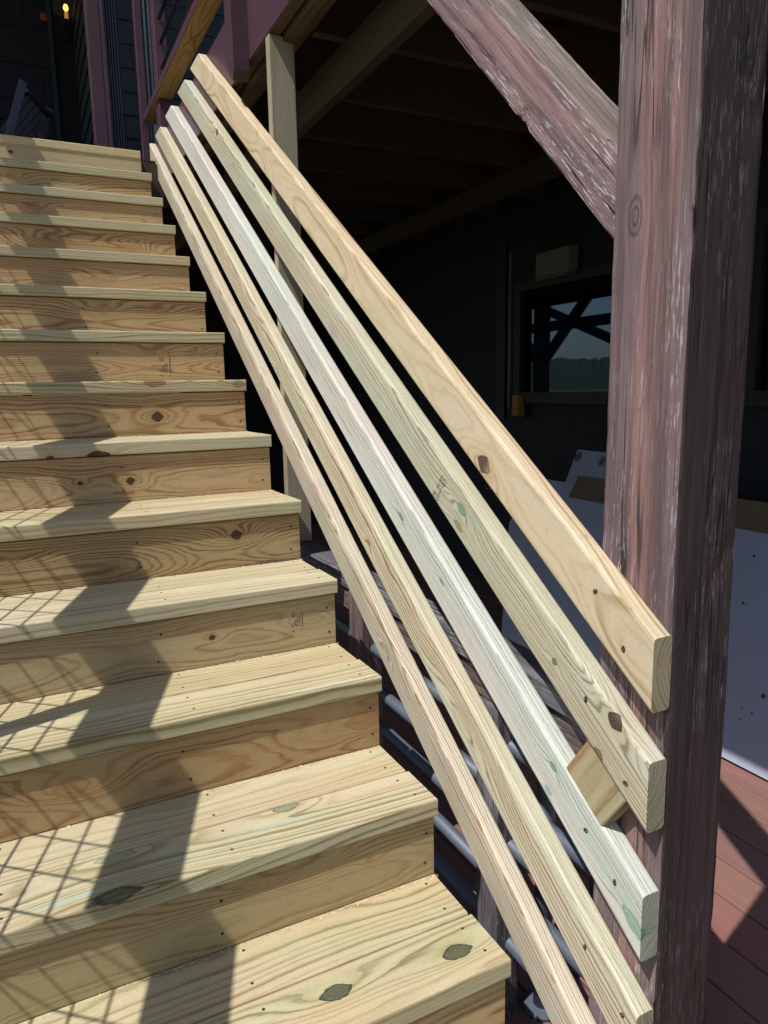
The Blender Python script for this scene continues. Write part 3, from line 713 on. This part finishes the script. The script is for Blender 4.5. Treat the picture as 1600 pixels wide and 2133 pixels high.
# landing beside the raised deck
land = thing('landing', 'wooden landing at the head of the stairs in front of the dark doorway', 'landing', (-.6, 4, 13*R_))
for j in range(32):
    ya = 13*G+.143+j*.1425
    board('landing_board', SX, XP-.002 if ya < 7.9 else XP, ya, ya+.1395, 13*R_-.030, 13*R_-.001, 'x', m_deckb, land, 0)
for yj in (3.45, 4.4, 5.4, 6.4, 7.4): board('joist', SX, XP-.01, yj, yj+.038, 13*R_-.20, 13*R_-.031, 'x', m_joist, land, 0, flat='z')
board('edge_beam', SX-.04, SX-.002, 3.4, 8, 13*R_-.20, 13*R_-.002, 'y', m_joist, land, 0, flat='z')

# guard on the raised deck
dg = thing('deck_guard', 'plum guard of the raised deck with a bare wood bottom rail and dark steel pipes', 'railing', (.165, 3, DT))
m_bot = pine('bottom_rail_pine', (.44, .31, .12), (.24, .12, .04), period=.016, pz=.05, contrast=1.2, green=.35, wander=.08,
             knots=[(0, 0, None, .011, 1.5, .6, (.16, .10, .04)), (-.62, -.005, None, .013, 1.4, .6, (.18, .11, .05))])
board('bottom_rail', .121, .209, -.2, 3.915, 2.652, 2.690, 'y', m_bot, dg, .004)
board('bottom_rail_face', .1175, .1205, -.2, 3.917, 2.653, 2.692, 'y', m_plum, dg, 0)
m_steel = plain('dark_steel', (.05, .05, .055), .35, metal=.8, vary=.2, scale=30)
for zz in (2.808, 2.934, 3.058, 3.18, 3.30):
    obj('pipe', tube_mesh('pipe', (.165, -.2, zz), (.165, 3.48, zz), .010), dg, m_steel, Matrix.Identity(4))
board('top_rail', .10, .24, -.2, 3.6, 3.42, 3.458, 'y', m_plum, dg, .003)
board('guard_post', .134, .200, 3.484, 3.573, DT-.22, 3.42, 'z', m_plum, dg, .004)
board('guard_post', .105, .150, 3.93, 4.019, 1.96, 4.4, 'z', m_plum, dg, .004)
# outside post with a chamfered foot
bm = bmesh.new()
x0_, x1_, y0_, y1_ = .078, XP-.001, 1.775, 1.864
prof = [(y0_, 3.42), (y0_, 2.160), (y0_+.020, 2.128), (y1_-.012, 2.175), (y1_, 2.205), (y1_, 3.42)]
A = [bm.verts.new((x0_, y, z)) for y, z in prof]; B = [bm.verts.new((x1_, y, z)) for y, z in prof]
bm.faces.new(A); bm.faces.new(B[::-1])
for i in range(6): 
    f = bm.faces.new((A[i], B[i], B[(i+1) % 6], A[(i+1) % 6])); f.material_index = 1 if i in (1, 2, 3) else 0
bmesh.ops.recalc_face_normals(bm, faces=bm.faces)
me = bm_mesh(bm, 'guard_post'); me.materials.append(m_plum); me.materials.append(plain('chamfer_raw', (.10, .06, .045), .8))
obj('guard_post', me, dg, None, Matrix.Identity(4))
board('guard_post', .070, XP-.001, -.02, .069, 2.16, 3.42, 'z', m_plum, dg, .004)

# ------------------------------------------------------------------ building behind the landing
m_shingle = plain('dark_green_shingle', (.030, .042, .046), .8, vary=.35, scale=25, bump=.001)
m_wallw = plain('dark_plum_wall', (.020, .017, .024), .8, vary=.3, scale=6)
LZ = 13*R_
def shingle_wall(name, label, p0, axis, length, z0, z1, course, wid, mat, nrm, seed):
    """courses of individual shingles; axis 'x' or 'y'; nrm = outward direction sign"""
    w = thing(name, label, 'wall', p0); rr = random.Random(seed)
    a = Vector((1, 0, 0)) if axis == 'x' else Vector((0, 1, 0)); nn = Vector((0, nrm, 0)) if axis == 'x' else Vector((nrm, 0, 0))
    P = Vector(p0)
    mb = multibox('sheathing', [((0, 0, 0), (1, 1, 1))])
    c = P + a*length/2 - nn*.06 + Vector((0, 0, (z1+z0)/2-P.z))
    obj('sheathing', box_mesh('sheathing', length, z1-z0, .08, 0), w, mat, frame(c, a, (0, 0, 1)))
    shared = {}
    z = z0; n = 0
    while z < z1:
        t = -rr.uniform(0, wid)
        while t < length:
            ww = round(wid*rr.choice((.7, 1, 1.25)), 3)
            key = ww
            lo, hi = max(t, 0), min(t+ww-.004, length)
            if hi-lo > .02:
                kk = round(hi-lo, 3)
                if kk not in shared:
                    bm = bmesh.new(); h = course*1.05
                    q = [(-kk/2, 0, 0), (kk/2, 0, 0), (kk/2, 0, .016), (-kk/2, 0, .016), (-kk/2, h, .0), (kk/2, h, .0), (kk/2, h, .004), (-kk/2, h, .004)]
                    vv = [bm.verts.new(x) for x in q]
                    for f in ((0, 1, 2, 3), (3, 2, 6, 7), (0, 3, 7, 4), (1, 5, 6, 2), (4, 7, 6, 5)): bm.faces.new([vv[i] for i in f])
                    me = bm_mesh(bm, 'shingle'); me.materials.append(mat); shared[kk] = me
                M = frame(P + a*((lo+hi)/2) + Vector((0, 0, z-P.z)) + nn*(-.016+rr.uniform(0, .001)), a, (0, 0, 1))
                if M.to_3x3().col[2].dot(nn) < 0: M = frame(M.translation, -a, (0, 0, 1))
                obj('shingle', shared[kk], w, None, M)
            t += ww
        z += course; n += 1
    return w
shingle_wall('house_wall', 'dark green shingled house wall behind the deck guard', (-.05, 4.6, LZ), 'x', 1.35, LZ, 4.3, .150, .24, m_shingle, -1, 1)
shingle_wall('house_wall', 'dark shingled side wall running back beside the entrance', (-.05, 4.6, LZ), 'y', 1.4, LZ, 4.5, .150, .24, m_shingle, -1, 2)
shingle_wall('house_wall', 'dark plum wall of broad siding at the back of the porch', (-1.6, 6.0, LZ), 'x', 1.42, LZ, 4.7, .27, .75, m_wallw, -1, 3)
wr = thing('house_wall', 'plain dark shaded wall beside the deck, right of the shingles', 'wall', (1.3, 4.66, DT))
obj('sheathing', multibox('sheathing', [((1.31, 4.6, DT), (6, 4.75, 4.3))]), wr, m_shingle, Matrix.Identity(4))
# doorway: black sheet painted as the shade of the recess, with casing
dr = thing('doorway', 'black open doorway recess at the back of the porch', 'doorway', (-.12, 5.95, LZ))
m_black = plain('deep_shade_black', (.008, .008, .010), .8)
board('doorway_shade', -.20, .10, 5.93, 5.955, LZ, 4.05, 'z', m_black, dr, 0)
board('door_casing', -.235, -.205, 5.90, 5.96, LZ, 4.2, 'z', m_shingle, dr, .002)
# unseen porch roof, carried far left to shade the wall
m_roof = plain('porch_roof_boards', (.05, .045, .042), .9)
pr_ = thing('porch_shade_roof', 'dark unseen porch roof above the landing, widened to shade the wall', 'roof', (0, 5.5, 4.7))
obj('roof_slab', multibox('roof_slab', [((-5.0, 3.75, 4.72), (6.0, 8.2, 4.9))]), pr_, m_roof, Matrix.Identity(4))
# plum porch post with fluted trim
pp = thing('porch_post', 'plum porch post with a fluted dark trim behind the landing edge', 'post', (-.12, 3.93, LZ))
board('post_shaft', -.166, -.094, 3.90, 3.99, LZ, 4.72, 'z', m_plum2, pp, .003)
board('edge_bead', -.093, -.068, 3.902, 3.94, LZ, 4.72, 'z', m_plum, pp, .003)
m_flute = plain('dark_slate_trim', (.055, .055, .085), .4, vary=.2)
for j in range(5):
    board('flute', -.063+j*.015, -.063+j*.015+.0085, 3.945, 3.965, LZ, 4.72, 'z', m_flute, pp, .002)
board('backing', -.067, .014, 3.966, 3.975, LZ, 4.72, 'z', m_black, pp, 0)
# downspout tubes by the guard
ds = thing('conduit_bundle', 'three grey vertical pipes behind the plum newel posts', 'pipes', (.22, 4.4, LZ))
m_grey = plain('grey_pipe_paint', (.30, .31, .35), .45, vary=.15)
for xx in (.212, .240, .268):
    obj('pipe', tube_mesh('pipe', (xx, 4.35, DT), (xx, 4.35, 4.6), .007), ds, m_grey, Matrix.Identity(4))
# lamp
lp = thing('wall_lamp', 'small glowing amber lamp bulb on the dark back wall', 'lamp', (-.082, 5.75, 4.05))
m_bulb = plain('lit_bulb', (1, .6, .2), .4, emis=((1.0, .42, .07), 3.2))
def ball(name, c, r, mat, parent, sc=(1, 1, 1)):
    bm = bmesh.new(); bmesh.ops.create_uvsphere(bm, u_segments=16, v_segments=10, radius=r)
    for v in bm.verts: v.co = Vector((v.co.x*sc[0], v.co.y*sc[1], v.co.z*sc[2]*(1 if v.co.z < 0 else 1.35)))
    for f in bm.faces: f.smooth = True
    return obj(name, bm_mesh(bm, name), parent, mat, Matrix.Translation(c))
pl = at(137, 17, 1, 5.75)
ball('bulb', pl, .019, m_bulb, lp, (1, 1, 1.15))
obj('socket', tube_mesh('socket', pl-Vector((0, 0, .075)), pl-Vector((0, 0, .03)), .014), lp, plain('glowing_brass_socket', (.5, .28, .1), .35, metal=.9, emis=((1, .45, .1), .35)), Matrix.Identity(4))  # faint emission on the brass stands in for the bulb's light
obj('bracket', multibox('bracket', [((pl.x-.012, 5.75, pl.z-.10), (pl.x+.012, 5.93, pl.z-.075)), ((pl.x-.03, 5.905, pl.z-.16), (pl.x+.03, 5.925, pl.z-.02))]), lp, m_black, Matrix.Identity(4))
pg = at(91, 36, 1, 5.9)
sg = thing('lamp_reflection', 'small dull orange disc painted as a reflection on the dark wall left of the lamp', 'reflection', pg)
ball('disc', pg, .030, plain('reflection_orange', (.30, .07, .03), .5), sg, (1, .3, 1))  # orange disc painted in for a reflection on the wall

# rocking chair on the landing
rc = thing('rocking_chair', 'grey slatted rocking chair on the porch at the far left', 'chair', (-.55, 4.7, LZ))
m_chair = plain('grey_lavender_paint', (.085, .082, .12), .55, vary=.12)
def rod(name, a, b, w, t, mat, parent):
    a = Vector(a); b = Vector(b)
    return obj(name, box_mesh(name, (b-a).length, w, t, .002, 1), parent, mat, frame((a+b)/2, b-a, (1, .3, 0)))
tl, bl = at(48, 170, 1, 4.62), at(14, 300, 1, 4.62)
dn = (bl-tl).normalized(); foot = tl + dn*((tl.z-LZ-.05)/-dn.z)
rod('back_post', tl, foot, .045, .028, m_chair, rc)
off = Vector((.17, .42, 0))
rod('back_post', tl+off, foot+off, .045, .028, m_chair, rc)
m_chair2 = plain('grey_lavender_slat', (.07, .07, .10), .55, vary=.12)
for j in range(1, 6):
    o_ = off*j/6 + Vector((0, 0, -.04-.012*j))
    rod('slat', tl+o_, foot+off*j/6+Vector((0, 0, .30)), .030, .012, m_chair2, rc)
rod('head_rail', tl+Vector((0, 0, -.05)), tl+off+Vector((0, 0, -.05)), .05, .02, m_chair2, rc)
seat = foot+Vector((0, 0, .34))
obj('seat', multibox('seat', [((seat.x-.42, seat.y-.02, seat.z), (seat.x+.06, seat.y+.46, seat.z+.03))]), rc, m_chair2, Matrix.Identity(4))
for (dx, dy) in ((-.40, 0), (-.40, .42), (.0, 0), (.0, .42)):
    board('leg', seat.x+dx, seat.x+dx+.035, seat.y+dy, seat.y+dy+.035, LZ+.03, seat.z, 'z', m_chair2, rc, .002)
for dy in (0, .42):
    board('rocker', seat.x-.55, seat.x+.22, seat.y+dy, seat.y+dy+.035, LZ, LZ+.03, 'x', m_chair2, rc, .004)
    board('armrest', seat.x-.42, seat.x+.10, seat.y+dy-.01, seat.y+dy+.05, seat.z+.22, seat.z+.245, 'x', m_black, rc, .004)
# lavender bin behind the guard
m_bin = plain('lavender_plastic', (.42, .45, .62), .45, vary=.08)
bn_ = thing('storage_box', 'pale lavender plastic box behind the bottom rail of the deck guard', 'box', (.38, 4.2, DT))
obj('tub', multibox('tub', [((.25, 4.05, DT), (.62, 4.32, DT+.36))]), bn_, m_bin, Matrix.Identity(4))
obj('lid', multibox('lid', [((.235, 4.035, DT+.361), (.635, 4.335, DT+.39))]), bn_, m_bin, Matrix.Identity(4))

# ------------------------------------------------------------------ lower deck: floor, old railing, house wall with windows
m_floor = plain('red_brown_decking', (.25, .128, .100), .62, vary=.28, scale=9, bump=.0012, stretch=(6, 1, 6))
m_floor_dark = plain('floor_gap_shadow', (.012, .010, .010), .9)
fl = obj('deck_floor', multibox('deck_floor', [((.02, -3.0, GROUND+.005), (3.2, 11, FLOOR-.026))]), None, m_floor_dark, kind='structure')
cuts = {}
xj = XP - .707*0
x = 1.0435 - .13993*8   # joints measured on the photograph
fb = []
H = CAM.z-FLOOR
x_joint0 = CAM.x + H/.949
j0 = x_joint0 - .1400*12
for j in range(30):
    xa = j0 + j*.1400
    if xa < .02 or xa > XW: continue
    for (ya, yb) in ((-3.0, .9+.37*((j*5) % 4)), (.9+.37*((j*5) % 4), 7.0)):
        me = box_mesh('floor_board', yb-ya-.004, .1345, .025, .003)
        f = plain('red_brown_decking', (.225*random.uniform(.92, 1.08), .118*random.uniform(.95, 1.05), .100*random.uniform(.95, 1.05)), .6, vary=.25, scale=16, bump=.001, stretch=(.25, 3, 3)) if yb < 3 else m_floor
        obj('floor_board', me, fl, f, frame((xa+.070, (ya+yb)/2, FLOOR-.0125), (0, 1, 0), (1, 0, 0)))

m_old = weathered('silvered_old_wood', (.105, .10, .118), (.18, .172, .20), (.05, .047, .053), fleck=.5, crack=.9, seed=3.3, bump=.003)
m_oldp = weathered('pink_worn_wood', (.16, .115, .115), (.22, .16, .155), (.07, .05, .05), fleck=.4, crack=.9, seed=4.3, bump=.003)
m_galv = plain('galvanised_pipe', (.12, .145, .195), .55, metal=.25, vary=.2, scale=20)
lr = thing('old_railing', 'old silvery wooden railing with steel pipes, between the stairs and the lower deck', 'railing', (.18, 1, FLOOR))
board('cap_rail', .140, .227, -.03, 1.72, .425, .472, 'y', m_old, lr, .005)
board('sub_rail', .152, .190, -.05, 1.72, .352, .4235, 'y', m_oldp, lr, .003, flat='z')
for (ya, yb) in ((.935, 1.03), (.245, .325)):
    board('railing_post', .140, .205, ya, yb, FLOOR, .4235 if ya > .5 else .35, 'z', m_oldp if ya > .5 else m_old, lr, .004)
for zz in (.257, .130, .019, -.100, -.226):
    obj('pipe', tube_mesh('pipe', (.183, -.03, zz), (.183, 1.70, zz), .0165, 16), lr, m_galv, Matrix.Identity(4))
# steel standards
sp = thing('steel_standard', 'vertical steel pipe standing on a flange just inside the old railing', 'pipe', (.30, .28, FLOOR))
obj('pipe', tube_mesh('pipe', (.268, .235, FLOOR+.01), (.268, .235, .35), .021, 18), sp, m_galv, Matrix.Identity(4))
obj('flange', tube_mesh('flange', (.268, .235, FLOOR), (.268, .235, FLOOR+.012), .045, 18), sp, m_galv, Matrix.Identity(4))
for (xx, yy) in ((.45, .62), (.52, .34)):
    s2 = thing('steel_standard', 'thin vertical steel pipe further back on the lower deck, %s' % ('left of the pair' if yy > .5 else 'right of the pair'), 'pipe', (xx, yy, FLOOR), 'thin steel pipes on the lower deck')
    obj('pipe', tube_mesh('pipe', (xx, yy, FLOOR), (xx, yy, .30), .013, 12), s2, m_galv, Matrix.Identity(4))

# house wall x = XW with windows (glossy panes reflect the open country and the landing frame)
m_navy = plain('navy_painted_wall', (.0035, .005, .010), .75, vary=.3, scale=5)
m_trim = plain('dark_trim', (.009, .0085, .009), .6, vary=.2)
hw = thing('lower_house_wall', 'dark navy house wall with big windows under the raised deck', 'wall', (XW, 2, FLOOR))
def win_boxes(wins, y0, y1, z0, z1):
    out = []; ys = y0
    for (a, b, c, d) in wins:
        out.append(((XW, ys, z0), (XW+.12, a, z1))); out.append(((XW, a, z0), (XW+.12, b, c))); out.append(((XW, a, d), (XW+.12, b, z1))); ys = b
    out.append(((XW, ys, z0), (XW+.12, y1, z1))); return out
wins = [(.20, 1.33, .98, 1.74), (1.78, 3.10, .98, 1.66)]
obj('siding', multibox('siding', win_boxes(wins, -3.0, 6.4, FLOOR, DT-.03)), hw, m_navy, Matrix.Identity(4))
m_pane = bpy.data.materials.new('window_glass'); m_pane.use_nodes = True
pb = m_pane.node_tree.nodes['Principled BSDF']; pb.inputs['Base Color'].default_value = (.003, .003, .006, 1); pb.inputs['Roughness'].default_value = .015; pb.inputs['IOR'].default_value = 2.1; pb.inputs['Specular Tint'].default_value = (.50, .72, 1, 1)
for (a, b, c, d) in wins:
    w_ = obj('window', multibox('window', [((XW-.02, a-.05, c-.06), (XW-.001, a+.012, d+.05)), ((XW-.02, b-.012, c-.06), (XW-.001, b+.06, d+.05)), ((XW-.02, a+.012, d-.01), (XW-.001, b-.012, d+.05)), ((XW-.05, a+.012, c-.06), (XW-.001, b-.012, c+.01))]), hw, m_trim, Matrix.Identity(4))
    obj('pane', multibox('pane', [((XW+.030, a, c), (XW+.036, b, d))]), w_, m_pane, Matrix.Identity(4))
board('corner_trim', XW-.022, XW-.001, 3.20, 3.215, .88, 1.92, 'z', plain('pale_trim_edge', (.12, .11, .10), .5), hw, .001)
board('corner_trim', XW-.020, XW-.001, 3.26, 3.36, .80, 2.0, 'z', m_trim, hw, .002)
hb = thing('lower_back_wall', 'black shaded wall closing the far end under the raised deck', 'wall', (1.3, 6.4, FLOOR))
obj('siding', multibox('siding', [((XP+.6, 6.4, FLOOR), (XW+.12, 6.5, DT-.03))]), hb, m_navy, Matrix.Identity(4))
# off-white box on the wall, brown box at the sill
ac = thing('wall_box', 'small off-white rectangular box on the dark wall above the window', 'box', (XW-.05, 2.7, 1.70))
obj('casing', box_mesh('casing', .31, .155, .07, .008), ac, plain('cream_plastic', (.12, .115, .095), .5, vary=.08), frame((XW-.036, 2.71, 1.775), (0, 1, 0), (0, 0, 1)))
obj('lip', box_mesh('lip', .31, .018, .075, .004), ac, plain('cream_plastic_dark', (.07, .068, .06), .5, vary=.08), frame((XW-.040, 2.71, 1.690), (0, 1, 0), (0, 0, 1)))
bo = thing('sill_box', 'small orange brown wooden box by the lower corner of the window', 'box', (XW-.08, 3.03, .84))
obj('casing', box_mesh('casing', .135, .07, .05, .003), bo, pine('orange_stained_pine', (.30, .15, .03), (.14, .06, .015), period=.012, contrast=1), frame((XW-.065, 3.04, .905), (0, 0, 1), (0, 1, 0)))
obj('backplate', box_mesh('backplate', .16, .09, .01, .002), bo, m_trim, frame((XW-.034, 3.04, .905), (0, 0, 1), (0, 1, 0)))

# frame under the landing that the window reflects
ft = thing('landing_support', 'dark cross braced timbers carrying the far end of the landing', 'timbers', (SX, 7.4, GROUND))
XF = 2*XW - 5.87
def beam2(name, a, b, w, t, parent, mat):
    a = Vector((XF, *a)); b = Vector((XF, *b)); return obj(name, box_mesh(name, (b-a).length, w, t, .003, 1), parent, mat, frame((a+b)/2, b-a, Vector((1, 0, 0)).cross(b-a)))
beam2('post', (7.36, GROUND), (7.36, LZ-.201), .20, .14, ft, m_dark_wood)
beam2('rail', (3.6, 1.84), (9.5, 1.84), .13, .10, ft, m_dark_wood)
beam2('brace', (7.30, 1.38), (6.38, 2.22), .115, .09, ft, m_dark_wood)
beam2('brace', (7.44, 1.38), (8.3, 2.22), .115, .09, ft, m_dark_wood)
XF += .10
beam2('diagonal', (7.45, 2.16), (5.3, 1.36), .11, .05, ft, m_dark_wood)
beam2('post', (3.9, GROUND), (3.9, LZ-.201), .14, .14, ft, m_dark_wood)

# ------------------------------------------------------------------ painted panels leaning on the wall
m_white = plain('white_painted_sheet', (.31, .33, .42), .55, vary=.16, scale=4)
m_ply = pine('raw_plywood_edge', (.26, .20, .13), (.15, .095, .05), period=.010, py=0, pz=.06, contrast=1.0, green=.05, wander=.1)
PS = .51; PN = Vector((1, 0, -PS)).normalized()     # normal away from the viewer side
def on_panel(y, z, off=0.): return Vector((1.63+PS*(z-FLOOR), y, z)) - PN*off
def sheet(name, poly, thick, mat, parent, off=0.):
    bm = bmesh.new()
    A = [bm.verts.new(on_panel(y, z, off)) for y, z in poly]; B = [bm.verts.new(on_panel(y, z, off)+PN*thick) for y, z in poly]
    bm.faces.new(A); bm.faces.new(B[::-1]); n = len(poly)
    for i in range(n): bm.faces.new((A[i], B[i], B[(i+1) % n], A[(i+1) % n]))
    bmesh.ops.recalc_face_normals(bm, faces=bm.faces)
    return obj(name, bm_mesh(bm, name), parent, mat, Matrix.Identity(4))
p1 = thing('leaning_panel', 'large white painted sheet with a bare plywood band along its top, leaning behind the post', 'panel', (1.6, 1, FLOOR))
sheet('painted_face', [(2.24, FLOOR+.003), (2.24, .395), (-1.0, .395), (-1.0, FLOOR+.003)], .016, m_white, p1, .022)
sheet('plywood_band', [(2.215, .396), (2.21, .515), (-1.0, .515), (-1.0, .396)], .014, m_ply, p1, .021)
m_mark = plain('dark_dent', (.03, .03, .035), .7)
for (px, py, r) in ((1571, 1158, .006), (1548, 1256, .006), (1557, 1258, .003), (1590, 1450, .009), (1545, 1473, .003), (1566, 1486, .004), (1542, 1499, .003), (1130, 1213, .005), (1143, 1233, .004)):
    d = at(px, py, 0, 0)-CAM; d.normalize(); o_ = on_panel(0, 0, .0225); t = (o_-CAM).dot(PN)/d.dot(PN); p = CAM+d*t
    obj('dent', tube_mesh('dent', p-PN*.0015, p+PN*.001, r, 8), p1, m_mark, Matrix.Identity(4))
p2 = thing('leaning_panel', 'white painted sheet standing further left, lower behind the guard boards', 'panel', (1.6, 2.4, FLOOR))
sheet('painted_face', [(2.30, FLOOR+.003), (2.66, .20), (2.52, .475), (1.6, .475), (1.6, FLOOR+.003)], .016, m_white, p2, .003)
p3 = thing('leaning_panel', 'small white sheet with round black whorl marks, behind the plywood band', 'panel', (1.9, 2.2, FLOOR))
sheet('painted_face', [(2.325, .30), (2.345, .665), (1.80, .665), (1.80, .30)], .012, m_white, p3, -.016)
for (px, py) in ((1205, 951), (1254, 962)):
    d = at(px, py, 0, 0)-CAM; d.normalize(); o_ = on_panel(0, 0, -.0155); t = (o_-CAM).dot(PN)/d.dot(PN); p = CAM+d*t
    for r_, r2 in ((.026, .020), (.014, .004)):
        bm = bmesh.new(); M = frame(p-PN*.0015, (0, 1, 0), (PS, 0, 1))
        A = [bm.verts.new((r_*math.cos(a*math.pi/9), r_*1.15*math.sin(a*math.pi/9)+random.uniform(-.001, .001), 0)) for a in range(18)]
        B = [bm.verts.new((r2*math.cos(a*math.pi/9)+random.uniform(-.002, .002), r2*1.15*math.sin(a*math.pi/9), 0)) for a in range(18)]
        for a in range(18): bm.faces.new((A[a], A[(a+1) % 18], B[(a+1) % 18], B[a]))
        obj('whorl_mark', bm_mesh(bm, 'whorl_mark'), p3, m_mark, M)

# ------------------------------------------------------------------ left guard of the stairs (its shadow falls across the treads)
lg = thing('left_stair_guard', 'sloping pine cap rail with wire mesh along the left side of the stairs', 'guard rail', (-1.106, 0, GROUND))
m_lg = pine('left_rail_pine', PALE[0], PALE[1])
XC = -1.106; HC = 1.0
def slope_pt(y, h): return Vector((XC, y, y*R_/G + h))
a_, b_ = slope_pt(-.75, HC), slope_pt(3.3, HC)
obj('cap_rail', box_mesh('cap_rail', (b_-a_).length, .140, .038, .003), lg, m_lg, frame((a_+b_)/2 - SN*.019, SD, (1, 0, 0)))
for yy in (-.70, .525, 3.28):
    zt_ = yy*R_/G + HC - .05
    board('guard_post', XC-.0445, XC+.0445, yy, yy+.038, max(GROUND, yy*R_/G-.3), zt_, 'z', m_lg, lg, .002)
m_wire = plain('black_wire', (.03, .03, .03), .5, metal=.5)
for j in range(0, 8):
    h = .701 - .127*5 + .127*j
    if h > .93: continue
    obj('wire', tube_mesh('wire', slope_pt(-.7, h), slope_pt(3.28, h), .0028, 6), lg, m_wire, Matrix.Identity(4))
s0 = .68
for j in range(-14, 44):
    s = s0 + j*.102
    pa = Vector((XC, 0, 0)) + SD*s; y0w = pa.y
    # wire square to the slope between heights .06 and .93
    def atn(h):
        q = pa + SN*0; t = h*math.cos(SL); return Vector((XC, 0, 0)) + SD*s + SN*t
    A, B = atn(.06), atn(.95)
    if B.y < -.75 or A.y > 3.4: continue
    obj('wire', tube_mesh('wire', A, B, .0028, 6), lg, m_wire, Matrix.Identity(4))
